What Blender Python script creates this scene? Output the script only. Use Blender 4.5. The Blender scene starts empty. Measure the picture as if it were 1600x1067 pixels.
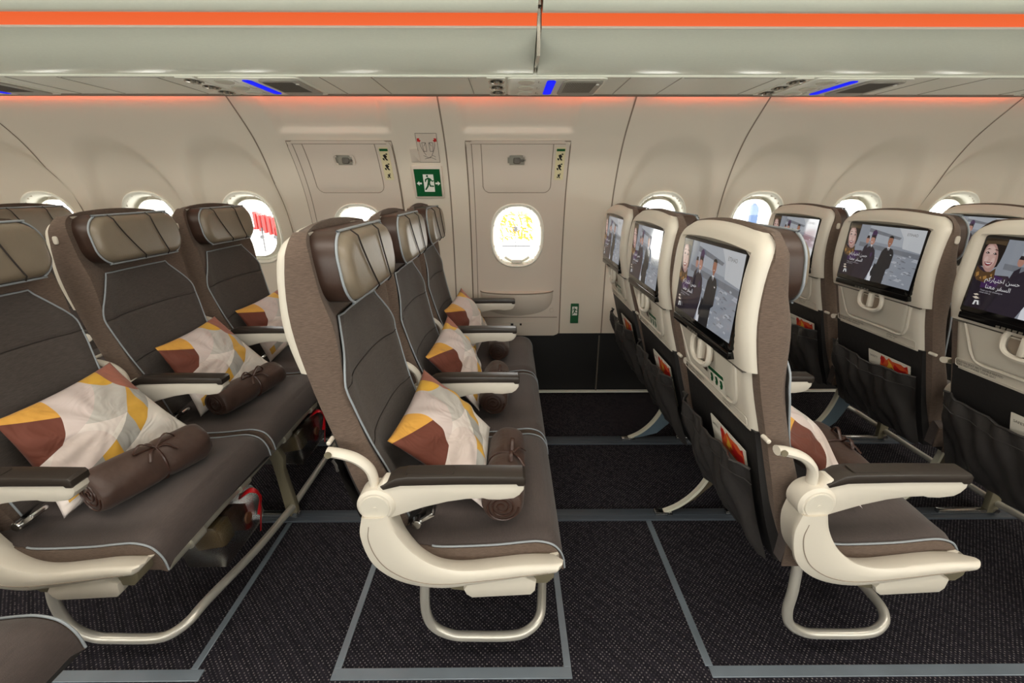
import bpy, bmesh, math, random
from mathutils import Vector, Matrix
random.seed(7)
R = math.radians
SC = bpy.context.scene
COL = SC.collection

# ------------------------------------------------------------------ camera, world, light, exposure
cam_d = bpy.data.cameras.new('camera'); cam = bpy.data.objects.new('camera', cam_d); COL.objects.link(cam)
cam_d.sensor_width = 36.0
cam_d.lens = 700.0 / 1600.0 * 36.0
cam_d.clip_start = 0.02
PITCH = math.atan(241 / 700); YAW = math.atan(5 / 700)
cam.location = (0, 0, 1.2)
cam.rotation_euler = (math.pi / 2 - PITCH, 0, -YAW)
SC.camera = cam
SC.view_settings.view_transform = 'Standard'
SC.view_settings.look = 'None'
SC.view_settings.gamma = 1.0
SC.view_settings.use_curve_mapping = False
SC.view_settings.exposure = 0.0
SC.cycles.use_denoising = True
SC.cycles.max_bounces = 10
SC.cycles.diffuse_bounces = 5
SC.cycles.transparent_max_bounces = 16
SC.cycles.caustics_reflective = False
SC.cycles.caustics_refractive = False
SC.cycles.sample_clamp_indirect = 6.0

world = bpy.data.worlds.new('daylight'); SC.world = world; world.use_nodes = True
bg = world.node_tree.nodes['Background']
bg.inputs[0].default_value = (1.0, 0.985, 0.95, 1); bg.inputs[1].default_value = 7.0

def area(name, loc, rot, sx, sy, power, col=(1, 1, 1), portal=False):
    l = bpy.data.lights.new(name, 'AREA'); l.shape = 'RECTANGLE'; l.size = sx; l.size_y = sy
    l.energy = power; l.color = col
    if portal: l.cycles.is_portal = True
    o = bpy.data.objects.new(name, l); o.location = loc; o.rotation_euler = rot; COL.objects.link(o)
    return o
CEIL_P = 12.0
for i, x in enumerate((-2.4, -0.8, 0.8, 2.4)):
    area('aisle_ceiling_lamp', (x, 0.30, 2.10), (0, 0, 0), 1.3, 0.35, CEIL_P, (1.0, 0.93, 0.82))
for i, x in enumerate((-2.0, 0.0, 2.0)):
    area('bin_fill_light', (x, -0.98, 1.62), (R(105), 0, 0), 1.7, 0.16, 3.0, (0.94, 1.0, 0.92))  # added fill lamps on the unseen side, brightening bins and wall
for i in range(7):
    area('far_side_fill_light', (-3.2 + i * 1.066, -1.24, 1.0), (R(90 + 28), 0, 0), 0.55, 0.36, 6.5, (0.96, 1.0, 0.93))  # added fill lamps inside the far wall, tilted up towards the bins

# ------------------------------------------------------------------ helpers
def lin(c):
    c = c / 255.0
    return c / 12.92 if c <= 0.04045 else ((c + 0.055) / 1.055) ** 2.4
def rgb(r, g, b): return (lin(r), lin(g), lin(b), 1.0)

def mat(name, col, rough=0.6, metal=0.0, coat=0.0, spec=0.5, bump=None, var=None, emit=None, es=1.0, sheen=0.0, cr_=.03):
    m = bpy.data.materials.new(name); m.use_nodes = True
    nt = m.node_tree; p = nt.nodes['Principled BSDF']
    p.inputs['Base Color'].default_value = col
    p.inputs['Roughness'].default_value = rough
    p.inputs['Metallic'].default_value = metal
    p.inputs['Coat Weight'].default_value = coat; p.inputs['Coat Roughness'].default_value = cr_
    p.inputs['Specular IOR Level'].default_value = spec
    p.inputs['Sheen Weight'].default_value = sheen
    if emit:
        p.inputs['Emission Color'].default_value = emit; p.inputs['Emission Strength'].default_value = es
    tc = nt.nodes.new('ShaderNodeTexCoord')
    if var:      # (scale xyz, amount, detail)
        mp = nt.nodes.new('ShaderNodeMapping'); mp.inputs['Scale'].default_value = var[0]
        nt.links.new(tc.outputs['Object'], mp.inputs[0])
        n = nt.nodes.new('ShaderNodeTexNoise'); n.inputs['Scale'].default_value = 1.0; n.inputs['Detail'].default_value = 3
        nt.links.new(mp.outputs[0], n.inputs['Vector'])
        mx = nt.nodes.new('ShaderNodeMix'); mx.data_type = 'RGBA'
        a = var[1]
        mx.inputs[6].default_value = tuple(c * (1 - a) for c in col[:3]) + (1,)
        mx.inputs[7].default_value = tuple(min(1, c * (1 + a)) for c in col[:3]) + (1,)
        rp = nt.nodes.new('ShaderNodeMapRange'); rp.inputs[1].default_value = .3; rp.inputs[2].default_value = .7
        nt.links.new(n.outputs[0], rp.inputs[0]); nt.links.new(rp.outputs[0], mx.inputs[0])
        nt.links.new(mx.outputs[2], p.inputs['Base Color'])
    if bump:     # (scale xyz, strength)
        mp = nt.nodes.new('ShaderNodeMapping'); mp.inputs['Scale'].default_value = bump[0]
        nt.links.new(tc.outputs['Object'], mp.inputs[0])
        n = nt.nodes.new('ShaderNodeTexNoise'); n.inputs['Scale'].default_value = 1.0; n.inputs['Detail'].default_value = 2
        nt.links.new(mp.outputs[0], n.inputs['Vector'])
        b = nt.nodes.new('ShaderNodeBump'); b.inputs['Strength'].default_value = bump[1]; b.inputs['Distance'].default_value = .002
        nt.links.new(n.outputs[0], b.inputs['Height']); nt.links.new(b.outputs[0], p.inputs['Normal'])
    return m

def emat(name, col, s=1.0, back=True):
    m = bpy.data.materials.new(name); m.use_nodes = True; nt = m.node_tree
    p = nt.nodes['Principled BSDF']
    p.inputs['Base Color'].default_value = (0.01, 0.01, 0.01, 1); p.inputs['Roughness'].default_value = 0.06; p.inputs['IOR'].default_value = 1.6
    p.inputs['Emission Color'].default_value = col; p.inputs['Emission Strength'].default_value = s
    return m

MT = {}
MT['shell'] = mat('seat_shell_plastic', rgb(214, 206, 193), .42, var=((3, 3, 3), .02, 0))
MT['arm'] = mat('armrest_plastic', rgb(216, 208, 195), .38)
MT['shell_dim'] = mat('table_plastic', rgb(212, 205, 192), .45)
MT['cap'] = mat('armrest_cap_rubber', rgb(50, 43, 38), .38)
MT['heather'] = mat('heather_fabric', rgb(98, 81, 70), .85, sheen=.08, var=((90, 90, 700), .26, 0), bump=((300, 300, 900), .5))
MT['panelfab'] = mat('dark_woven_fabric', rgb(74, 66, 62), .8, sheen=.08, var=((60, 60, 600), .24, 0), bump=((200, 200, 1400), .5))
MT['cushfab'] = mat('cushion_fabric', rgb(72, 61, 58), .7, sheen=.15, var=((300, 60, 300), .12, 0), bump=((700, 700, 700), .35))
MT['leather'] = mat('headrest_leather', rgb(126, 114, 98), .36, bump=((160, 160, 160), .12), var=((14, 14, 14), .06, 0))
MT['leather_dk'] = mat('headrest_leather_dark', rgb(62, 44, 36), .42, bump=((160, 160, 160), .12))
MT['piping'] = mat('pale_piping', rgb(150, 156, 162), .5)
MT['stitch'] = mat('dark_seam', rgb(40, 32, 28), .7)
MT['black'] = mat('black_leatherette', rgb(36, 34, 34), .5, bump=((60, 60, 60), .4))
MT['pocket'] = mat('pocket_leatherette', rgb(56, 53, 52), .40, bump=((26, 40, 26), 1.0))
MT['blackgloss'] = mat('black_glass', rgb(8, 8, 9), .08)
MT['chrome'] = mat('brushed_aluminium', rgb(205, 200, 186), .38, metal=.6)
MT['steel'] = mat('polished_steel', rgb(200, 200, 200), .2, metal=1.0)
MT['bar'] = mat('bar_aluminium', rgb(214, 209, 199), .34, metal=.5)
MT['legwhite'] = mat('leg_cream_paint', rgb(222, 218, 200), .4)
MT['leggrey'] = mat('leg_blue_grey', rgb(98, 116, 130), .4)
MT['legdark'] = mat('leg_dark_olive', rgb(84, 74, 58), .45)
MT['olive'] = mat('olive_metal', rgb(120, 112, 92), .5)
MT['equip'] = mat('equipment_box_grey', rgb(82, 82, 80), .55)
MT['wall'] = mat('sidewall_plastic', rgb(224, 214, 199), .5, var=((2, 2, 2), .015, 0))
MT['door'] = mat('door_plastic', rgb(212, 200, 187), .48)
MT['bezel'] = mat('window_bezel', rgb(247, 245, 234), .4)
MT['dado'] = mat('dado_black', rgb(20, 19, 20), .55)
MT['seam'] = mat('shadow_gasket', rgb(138, 124, 110), .7)
MT['bin'] = mat('overhead_bin_laminate', rgb(236, 241, 226), .45, coat=1.0, cr_=.2, var=((90, 400, 400), .02, 0))
MT['psu'] = mat('service_panel_plastic', rgb(236, 237, 224), .4)
MT['psu_dk'] = mat('speaker_grille', rgb(160, 156, 144), .45)
MT['vent'] = mat('vent_metal', rgb(160, 156, 146), .25, metal=.9)
MT['ceil'] = mat('ceiling_plastic', rgb(225, 222, 212), .6)
MT['orange'] = mat('orange_mood_light', rgb(60, 20, 10), .5, emit=rgb(246, 104, 52), es=0.9)
MT['orange_hot'] = mat('orange_led', rgb(240, 110, 60), .5, emit=rgb(255, 98, 40), es=20.0)
MT['blue'] = mat('blue_sign', rgb(0, 0, 40), .7, spec=.1, emit=rgb(2, 22, 255), es=1.0)
MT['lens'] = mat('lamp_lens', rgb(204, 204, 188), .15)
MT['tape'] = mat('floor_marking_strip', rgb(130, 140, 150), .28, metal=.35, var=((6, 6, 6), .12, 0))
MT['rail'] = mat('seat_rail_cover', rgb(70, 76, 84), .4)
MT['green'] = mat('exit_green', rgb(12, 86, 46), .4)
MT['greenlit'] = mat('exit_green_lit', rgb(6, 74, 38), .35, emit=rgb(6, 80, 40), es=.15)
MT['white'] = mat('sign_white', rgb(235, 235, 228), .4)
MT['cream'] = mat('placard_cream', rgb(218, 208, 168), .5)
MT['ink'] = mat('ink_black', rgb(22, 20, 18), .6)
MT['inkgrey'] = mat('ink_grey', rgb(92, 86, 78), .6)
MT['red'] = mat('red_strap', rgb(200, 16, 28), .4)
MT['redp'] = mat('red_print', rgb(196, 30, 30), .5)
MT['orp'] = mat('orange_print', rgb(222, 92, 48), .5)
MT['yelp'] = mat('yellow_print', rgb(232, 176, 60), .5)
MT['card'] = mat('card_white', rgb(232, 226, 214), .45)
MT['blanket'] = mat('brown_fleece', rgb(66, 46, 38), .5, sheen=.1, bump=((34, 34, 34), 1.0), var=((30, 30, 30), .12, 0))
MT['ribbon'] = mat('brown_ribbon', rgb(62, 38, 30), .35)
MT['vest'] = mat('life_vest_yellow', rgb(120, 100, 62), .6)
MT['brownbox'] = mat('vest_brown', rgb(96, 62, 40), .6)

def glassy(name, tint, refl=.06, rough=.02):
    m = bpy.data.materials.new(name); m.use_nodes = True; nt = m.node_tree
    for n in list(nt.nodes): nt.nodes.remove(n)
    o = nt.nodes.new('ShaderNodeOutputMaterial'); t = nt.nodes.new('ShaderNodeBsdfTransparent'); g = nt.nodes.new('ShaderNodeBsdfGlossy')
    t.inputs[0].default_value = tint; g.inputs['Roughness'].default_value = rough
    mx = nt.nodes.new('ShaderNodeMixShader'); f = nt.nodes.new('ShaderNodeFresnel'); f.inputs[0].default_value = 1.45
    ad = nt.nodes.new('ShaderNodeMath'); ad.operation = 'ADD'; ad.inputs[1].default_value = refl; ad.use_clamp = True
    nt.links.new(f.outputs[0], ad.inputs[0]); nt.links.new(ad.outputs[0], mx.inputs[0])
    nt.links.new(t.outputs[0], mx.inputs[1]); nt.links.new(g.outputs[0], mx.inputs[2]); nt.links.new(mx.outputs[0], o.inputs[0])
    return m
MT['pane'] = glassy('window_pane_acrylic', (1, 1, 1, 1), .0)
MT['poly'] = glassy('clear_polythene', (.93, .92, .90, 1), .22, .25)

def carpet_mat():
    m = bpy.data.materials.new('carpet_speckled'); m.use_nodes = True; nt = m.node_tree; p = nt.nodes['Principled BSDF']
    p.inputs['Roughness'].default_value = .95; p.inputs['Specular IOR Level'].default_value = .15
    tc = nt.nodes.new('ShaderNodeTexCoord')
    mp = nt.nodes.new('ShaderNodeMapping'); mp.inputs['Rotation'].default_value = (0, 0, R(45)); mp.inputs['Scale'].default_value = (115, 115, 0)
    nt.links.new(tc.outputs['Object'], mp.inputs[0])
    v = nt.nodes.new('ShaderNodeTexVoronoi'); v.inputs['Scale'].default_value = 1; v.inputs['Randomness'].default_value = .12
    nt.links.new(mp.outputs[0], v.inputs['Vector'])
    r = nt.nodes.new('ShaderNodeMapRange'); r.inputs[1].default_value = .16; r.inputs[2].default_value = .30; r.inputs[3].default_value = 1; r.inputs[4].default_value = 0
    nt.links.new(v.outputs['Distance'], r.inputs[0])
    n = nt.nodes.new('ShaderNodeTexWhiteNoise'); nt.links.new(v.outputs['Color'], n.inputs['Vector'])
    r2 = nt.nodes.new('ShaderNodeMapRange'); r2.inputs[1].default_value = .1; r2.inputs[2].default_value = .9; r2.inputs[3].default_value = .15; r2.inputs[4].default_value = 1
    nt.links.new(n.outputs['Value'], r2.inputs[0])
    mu = nt.nodes.new('ShaderNodeMath'); mu.operation = 'MULTIPLY'
    nt.links.new(r.outputs[0], mu.inputs[0]); nt.links.new(r2.outputs[0], mu.inputs[1])
    w = nt.nodes.new('ShaderNodeTexWave'); w.bands_direction = 'DIAGONAL'; w.inputs['Scale'].default_value = 12; w.inputs['Distortion'].default_value = .4
    nt.links.new(tc.outputs['Object'], w.inputs['Vector'])
    mb = nt.nodes.new('ShaderNodeMix'); mb.data_type = 'RGBA'; mb.inputs[6].default_value = rgb(27, 25, 31); mb.inputs[7].default_value = rgb(35, 32, 39)
    nt.links.new(w.outputs[0], mb.inputs[0])
    mx = nt.nodes.new('ShaderNodeMix'); mx.data_type = 'RGBA'; mx.inputs[7].default_value = rgb(118, 112, 114)
    nt.links.new(mb.outputs[2], mx.inputs[6]); nt.links.new(mu.outputs[0], mx.inputs[0]); nt.links.new(mx.outputs[2], p.inputs['Base Color'])
    b = nt.nodes.new('ShaderNodeBump'); b.inputs['Strength'].default_value = .6; b.inputs['Distance'].default_value = .002
    nt.links.new(r.outputs[0], b.inputs['Height']); nt.links.new(b.outputs[0], p.inputs['Normal'])
    return m
MT['carpet'] = carpet_mat()

def pillow_mat(name):
    m = bpy.data.materials.new(name); m.use_nodes = True; nt = m.node_tree; p = nt.nodes['Principled BSDF']
    p.inputs['Roughness'].default_value = .75; p.inputs['Sheen Weight'].default_value = .1
    uv = nt.nodes.new('ShaderNodeUVMap'); uv.uv_map = 'UVMap'; sp = nt.nodes.new('ShaderNodeSeparateXYZ'); nt.links.new(uv.outputs[0], sp.inputs[0])
    S, T = sp.outputs[0], sp.outputs[1]
    def op(o, a, b=None, c=None):
        n = nt.nodes.new('ShaderNodeMath'); n.operation = o
        for i, q in enumerate((a, b, c)):
            if q is None: continue
            if isinstance(q, (int, float)): n.inputs[i].default_value = q
            else: nt.links.new(q, n.inputs[i])
        return n.outputs[0]
    def disc(cx, cy, rx, ry):      # 1 inside an ellipse
        a = op('DIVIDE', op('SUBTRACT', S, cx), rx); b = op('DIVIDE', op('SUBTRACT', T, cy), ry)
        return op('LESS_THAN', op('ADD', op('MULTIPLY', a, a), op('MULTIPLY', b, b)), 1.0)
    def rng(v, a, b): return op('MULTIPLY', op('GREATER_THAN', v, a), op('LESS_THAN', v, b))
    def AND(a, b): return op('MULTIPLY', a, b)
    state = [None]
    def lay(mask, col):
        mx = nt.nodes.new('ShaderNodeMix'); mx.data_type = 'RGBA'
        if state[0] is None: mx.inputs[6].default_value = rgb(226, 214, 208)
        else: nt.links.new(state[0], mx.inputs[6])
        mx.inputs[7].default_value = col; nt.links.new(mask, mx.inputs[0]); state[0] = mx.outputs[2]
    lay(disc(1.05, -.30, .95, .85), rgb(236, 228, 220))
    lay(disc(.10, 1.15, .62, .62), rgb(208, 192, 188))
    lay(AND(disc(.70, 1.10, .55, .62), op('SUBTRACT', 1.0, disc(.10, 1.15, .62, .62))), rgb(194, 188, 182))
    lay(disc(.25, .30, .22, .26), rgb(220, 204, 198))
    c = op('ADD', op('ADD', op('MULTIPLY', S, .12), .125), op('MULTIPLY', op('POWER', S, 3.0), .50))
    d = op('ABSOLUTE', op('SUBTRACT', T, c)); band = op('LESS_THAN', d, op('ADD', op('MULTIPLY', op('MULTIPLY', S, S), .13), .050))
    lay(band, rgb(172, 169, 164))
    lay(AND(band, rng(op('SUBTRACT', S, op('MULTIPLY', T, .1)), .64, .82)), rgb(214, 164, 62))
    lay(AND(band, rng(S, .34, .47)), rgb(214, 164, 62)); lay(AND(band, op('LESS_THAN', S, .13)), rgb(206, 158, 66))
    lay(AND(band, op('LESS_THAN', S, .05)), rgb(226, 214, 208))
    lay(disc(.82, 1.05, .18, .24), rgb(222, 170, 56)); lay(disc(1.05, .92, .24, .32), rgb(160, 98, 80))
    D = disc(-.06, .92, .38, .50); ln_ = op('GREATER_THAN', T, op('SUBTRACT', .955, op('MULTIPLY', S, .62)))
    lay(AND(D, ln_), rgb(216, 158, 66)); lay(AND(AND(D, op('SUBTRACT', 1.0, ln_)), op('GREATER_THAN', T, op('ADD', .48, op('MULTIPLY', S, .3)))), rgb(104, 50, 34))
    lay(op('GREATER_THAN', S, 1.5), rgb(112, 98, 100))
    nt.links.new(state[0], p.inputs['Base Color'])
    tc = nt.nodes.new('ShaderNodeTexCoord'); n = nt.nodes.new('ShaderNodeTexNoise'); n.inputs['Scale'].default_value = 11; n.inputs['Distortion'].default_value = 1.6
    nt.links.new(tc.outputs['Object'], n.inputs['Vector'])
    b = nt.nodes.new('ShaderNodeBump'); b.inputs['Strength'].default_value = .7; b.inputs['Distance'].default_value = .014
    nt.links.new(n.outputs[0], b.inputs['Height']); nt.links.new(b.outputs[0], p.inputs['Normal'])
    return m
MT['pillow'] = pillow_mat('pillow_printed_cotton')

def tag(o, label=None, cat=None, group=None, kind=None):
    if label: o['label'] = label
    if cat: o['category'] = cat
    if group: o['group'] = group
    if kind: o['kind'] = kind
    return o
def empty(name, loc, label=None, cat=None, group=None, rz=0):
    o = bpy.data.objects.new(name, None); o.location = loc; o.rotation_euler = (0, 0, rz); o.empty_display_size = .05
    COL.objects.link(o); return tag(o, label, cat, group)

class MB:
    """collects shapes; build() links them as one mesh object"""
    def __init__(s): s.v = []; s.f = []; s.m = []; s.cur = 0
    def add(s, vs, fs):
        k = len(s.v); s.v += [tuple(v) for v in vs]
        for f in fs: s.f.append([i + k for i in f]); s.m.append(s.cur)
        return s
    def bm(s, b):
        b.verts.index_update()
        s.add([v.co[:] for v in b.verts], [[v.index for v in f.verts] for f in b.faces]); b.free(); return s
    def box(s, x0, x1, y0, y1, z0, z1, bev=0, seg=2, M=None):
        b = bmesh.new(); bmesh.ops.create_cube(b, size=1)
        for v in b.verts:
            v.co = Vector(((x0 + x1) / 2 + v.co.x * (x1 - x0), (y0 + y1) / 2 + v.co.y * (y1 - y0), (z0 + z1) / 2 + v.co.z * (z1 - z0)))
        if bev: bmesh.ops.bevel(b, geom=b.edges[:], offset=bev, segments=seg, profile=.5, affect='EDGES')
        if M:
            for v in b.verts: v.co = M @ v.co
        return s.bm(b)
    def prism(s, pts, c0, c1, axis='y', bev=0, seg=2, M=None):
        """pts 2D; axis y: (x,z); axis x: (y,z); axis z: (x,y)"""
        b = bmesh.new()
        def P(a, c, d): return {'y': (a, d, c), 'x': (d, a, c), 'z': (a, c, d)}[axis]
        v0 = [b.verts.new(P(a, c, c0)) for a, c in pts]; v1 = [b.verts.new(P(a, c, c1)) for a, c in pts]
        n = len(pts); f0 = b.faces.new(v0); f1 = b.faces.new(v1[::-1])
        for i in range(n): b.faces.new((v0[i], v1[i], v1[(i + 1) % n], v0[(i + 1) % n]))
        bmesh.ops.recalc_face_normals(b, faces=b.faces[:])
        if bev:
            es = list({e for e in list(f0.edges) + list(f1.edges)})
            bmesh.ops.bevel(b, geom=es, offset=bev, segments=seg, profile=.5, affect='EDGES', clamp_overlap=True)
        bmesh.ops.triangulate(b, faces=[f for f in b.faces if len(f.verts) > 4])
        if M:
            for v in b.verts: v.co = M @ v.co
        return s.bm(b)
    def tube(s, pts, r, seg=10, closed=False, sub=6, cap=True, flat=None):
        P = [Vector(p) for p in pts]
        if sub: P = cr(P, sub, closed)
        n = len(P); rings = []
        up = None; vs = []
        for i in range(n):
            if closed: t = (P[(i + 1) % n] - P[i - 1])
            else: t = P[min(i + 1, n - 1)] - P[max(i - 1, 0)]
            t.normalize()
            if up is None:
                up = Vector((0, 0, 1)) if abs(t.z) < .9 else Vector((1, 0, 0))
            a = t.cross(up).normalized(); up2 = a.cross(t).normalized(); up = up2
            for k in range(seg):
                q = 2 * math.pi * k / seg
                ra, rb = (r, r) if flat is None else (r, r * flat)
                vs.append(P[i] + a * math.cos(q) * ra + up2 * math.sin(q) * rb)
        fs = []
        m = n if closed else n - 1
        for i in range(m):
            for k in range(seg):
                j = (i + 1) % n
                fs.append((i * seg + k, i * seg + (k + 1) % seg, j * seg + (k + 1) % seg, j * seg + k))
        if not closed and cap:
            fs.append(tuple(range(seg))[::-1]); fs.append(tuple(range((n - 1) * seg, n * seg)))
        return s.add(vs, fs)
    def cyl(s, c, ax, r, h, seg=28, bev=0, r2=None):
        """centre c, axis 'x'/'y'/'z', radius r, half-length h"""
        prof = [(r - bev, -h), (r, -h + bev), (r if r2 is None else r2, h - bev), ((r if r2 is None else r2) - bev, h)] if bev else [(r, -h), (r if r2 is None else r2, h)]
        vs = []
        for (rr, t) in prof:
            for k in range(seg):
                q = 2 * math.pi * k / seg; a, b = rr * math.cos(q), rr * math.sin(q)
                d = {'x': (t, a, b), 'y': (a, t, b), 'z': (a, b, t)}[ax]
                vs.append((c[0] + d[0], c[1] + d[1], c[2] + d[2]))
        fs = []; n = len(prof)
        for i in range(n - 1):
            for k in range(seg): fs.append((i * seg + k, i * seg + (k + 1) % seg, (i + 1) * seg + (k + 1) % seg, (i + 1) * seg + k))
        fs.append(tuple(range(seg))[::-1]); fs.append(tuple(range((n - 1) * seg, n * seg)))
        return s.add(vs, fs)
    def grid(s, nu, nv, fn, closed_u=False, skip=None):
        vs = [fn(i / nu, j / nv) for j in range(nv + 1) for i in range(nu + 1)]
        fs = []
        for j in range(nv):
            for i in range(nu):
                if skip and skip((i + .5) / nu, (j + .5) / nv): continue
                a = j * (nu + 1) + i; fs.append((a, a + 1, a + nu + 2, a + nu + 1))
        return s.add(vs, fs)
    def loft(s, rings, cap=True):
        n = len(rings[0]); vs = [p for r in rings for p in r]; fs = []
        for i in range(len(rings) - 1):
            for k in range(n): fs.append((i * n + k, i * n + (k + 1) % n, (i + 1) * n + (k + 1) % n, (i + 1) * n + k))
        if cap: fs.append(tuple(range(n))[::-1]); fs.append(tuple(range((len(rings) - 1) * n, len(rings) * n)))
        return s.add(vs, fs)
    def build(s, name, m, parent=None, ang=38, recalc=True, flatshade=False):
        me = bpy.data.meshes.new(name); me.from_pydata(s.v, [], s.f)
        ms = m if isinstance(m, (list, tuple)) else [m]
        for q in ms: me.materials.append(MT[q] if isinstance(q, str) else q)
        if len(ms) > 1: me.polygons.foreach_set('material_index', s.m)
        if recalc:
            b = bmesh.new(); b.from_mesh(me); bmesh.ops.recalc_face_normals(b, faces=b.faces[:]); b.to_mesh(me); b.free()
        me.shade_smooth() if hasattr(me, 'shade_smooth') else [setattr(p, 'use_smooth', True) for p in me.polygons]
        if flatshade: me.shade_flat()
        else: me.set_sharp_from_angle(angle=R(ang))
        me.update()
        o = bpy.data.objects.new(name, me); COL.objects.link(o); o.parent = parent
        return o

def cr(P, sub, closed=False):
    out = []; n = len(P); m = n if closed else n - 1
    for i in range(m):
        p0 = P[i - 1] if (closed or i > 0) else P[0] * 2 - P[1]
        p1 = P[i]; p2 = P[(i + 1) % n]
        p3 = P[(i + 2) % n] if (closed or i + 2 < n) else P[-1] * 2 - P[-2]
        for k in range(sub):
            t = k / sub; t2 = t * t; t3 = t2 * t
            out.append(.5 * ((2 * p1) + (p2 - p0) * t + (2 * p0 - 5 * p1 + 4 * p2 - p3) * t2 + (3 * p1 - p0 - 3 * p2 + p3) * t3))
    if not closed: out.append(P[-1].copy())
    return out
def smooth2(pts, sub=4, closed=True):
    return [(p.x, p.y) for p in cr([Vector((a, b, 0)) for a, b in pts], sub, closed)]
def interp(tab, z):
    if z <= tab[0][0]: return tab[0][1]
    for i in range(len(tab) - 1):
        if z <= tab[i + 1][0]:
            z0, a = tab[i]; z1, b = tab[i + 1]
            m0 = ((b - a) / (z1 - z0)) if i == 0 else (b - tab[i - 1][1]) / (z1 - tab[i - 1][0])
            m1 = ((b - a) / (z1 - z0)) if i + 2 >= len(tab) else (tab[i + 2][1] - a) / (tab[i + 2][0] - z0)
            h = z1 - z0; t = (z - z0) / h; t2 = t * t; t3 = t2 * t
            return (2 * t3 - 3 * t2 + 1) * a + (t3 - 2 * t2 + t) * h * m0 + (-2 * t3 + 3 * t2) * b + (t3 - t2) * h * m1
    return tab[-1][1]
def sstep(a, b, t):
    t = max(0, min(1, (t - a) / (b - a))); return t * t * (3 - 2 * t)
def rrect(x0, x1, z0, z1, r, n=5, corners='1111'):
    out = []
    for q, (cx, cz, a0) in enumerate(((x1 - r, z1 - r, 0), (x0 + r, z1 - r, 90), (x0 + r, z0 + r, 180), (x1 - r, z0 + r, 270))):
        if corners[q] == '1':
            for k in range(n + 1):
                a = R(a0 + 90 * k / n); out.append((cx + r * math.cos(a), cz + r * math.sin(a)))
        else: out.append(((x1, z1), (x0, z1), (x0, z0), (x1, z0))[q])
    return out
def selipse(cx, cz, a, b, n=48, e=2.5):
    out = []
    for k in range(n):
        q = 2 * math.pi * k / n; c, s_ = math.cos(q), math.sin(q)
        out.append((cx + a * math.copysign(abs(c) ** (2 / e), c), cz + b * math.copysign(abs(s_) ** (2 / e), s_)))
    return out
FONT_AR = None
def text_mesh(body, size, fn, m, parent, name='lettering', align='LEFT', ext=0.0):
    """fn(a, b) maps text plane to 3D"""
    cu = bpy.data.curves.new(name, 'FONT'); cu.body = body; cu.size = size; cu.align_x = align; cu.extrude = ext; cu.resolution_u = 3
    o = bpy.data.objects.new(name + '_tmp', cu); COL.objects.link(o)
    dg = bpy.context.evaluated_depsgraph_get(); me = bpy.data.meshes.new_from_object(o.evaluated_get(dg))
    bpy.data.objects.remove(o); 
    vs = [fn(v.co.x, v.co.y) for v in me.vertices]; fs = [list(p.vertices) for p in me.polygons]
    return vs, fs

# ------------------------------------------------------------------ setting: sidewall
XL, XR = -3.4, 3.7
WPROF = [(0.0, 2.52), (.4, 2.505), (.8, 2.50), (1.0, 2.475), (1.2, 2.42), (1.4, 2.30), (1.555, 2.13), (1.63, 2.03)]
def yw(z): return interp(WPROF, z)
WIN = [-3.0, -2.465, -1.93, -1.40, .82, 1.35, 1.88, 2.41, 2.945]
WZ, WA, WB = .985, .152, .198
DOORS = [(-1.04, -.554, -.79), (-.20, .29, .045)]
def sell(x, z, cx, cz, a, b, e=2.5): return (abs((x - cx) / a) ** e + abs((z - cz) / b) ** e) ** (1 / e)
def wall_y(x, z):
    y = yw(z)
    for cx in WIN:
        if abs(x - cx) < .27:
            r = sell(x, z, cx, .93, .247, .505, 2.6)
            if r < 1.0:
                top = sstep(.55, 1.30, z)
                y += .060 * sstep(1.0, .93 - .10 * top, r) * (1.0 - .22 * top)
                y += .02 * sstep(.95, .2, r)
    for (a, b, c) in DOORS:
        w0, w1 = a - .03, b + .03
        if w0 < x < w1 and z > 1.42:
            t = min(sstep(w0, w0 + .05, x), sstep(w1, w1 - .05, x))
            t = min(t, sstep(1.435, 1.462, z))
            y += .03 * t
    return y
STEP = .0125
nx = int((XR - XL) / STEP); z0w, z1w = .385, 1.63; nz = int((z1w - z0w) / STEP)
def wall_hole(x, z):
    for cx in WIN:
        if sell(x, z, cx, WZ, WA - .018, WB - .018) < 1: return True
    for (a, b, c) in DOORS:
        if a + .01 < x < b - .01 and .42 < z < 1.39 : return True
    return False
w = MB(); w.grid(nx, nz, lambda u, v: (XL + u * (XR - XL), wall_y(XL + u * (XR - XL), z0w + v * (z1w - z0w)), z0w + v * (z1w - z0w)),
                 skip=lambda u, v: wall_hole(XL + u * (XR - XL), z0w + v * (z1w - z0w)))
tag(w.build('wall_back', 'wall', ang=60), kind='structure')
d = MB(); d.grid(8, 8, lambda u, v: (XL + u * (XR - XL), 2.512 + .012 * (1 - v), v * .387))
d.box(XL, XR, 2.50, 2.54, .376, .388)
tag(d.build('wall_dado', 'dado'), kind='structure')
t = MB(); t.box(XL, XR, 2.487, 2.512, .012, .020); tag(t.build('trim_1', 'bezel'), kind='structure')
# dado joints
t = MB()
for x in (.533, 2.15, -1.2, -2.27): t.box(x - .004, x + .004, 2.504, 2.52, .02, .385)
tag(t.build('trim_2', 'inkgrey'), kind='structure')
# panel joints in the sidewall
t = MB()
for x in (-3.34, -2.275, -1.185, -.30, .541, 1.11, 2.19, 3.25):
    n = 60
    def jf(u, v, x=x):
        z = .387 + v * (1.60 - .387); ww = .0035
        return (x + (u - .5) * 2 * ww, wall_y(x, z) - .0012, z)
    t.grid(2, n, jf)
tag(t.build('trim_3', 'seam'), kind='structure')

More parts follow.
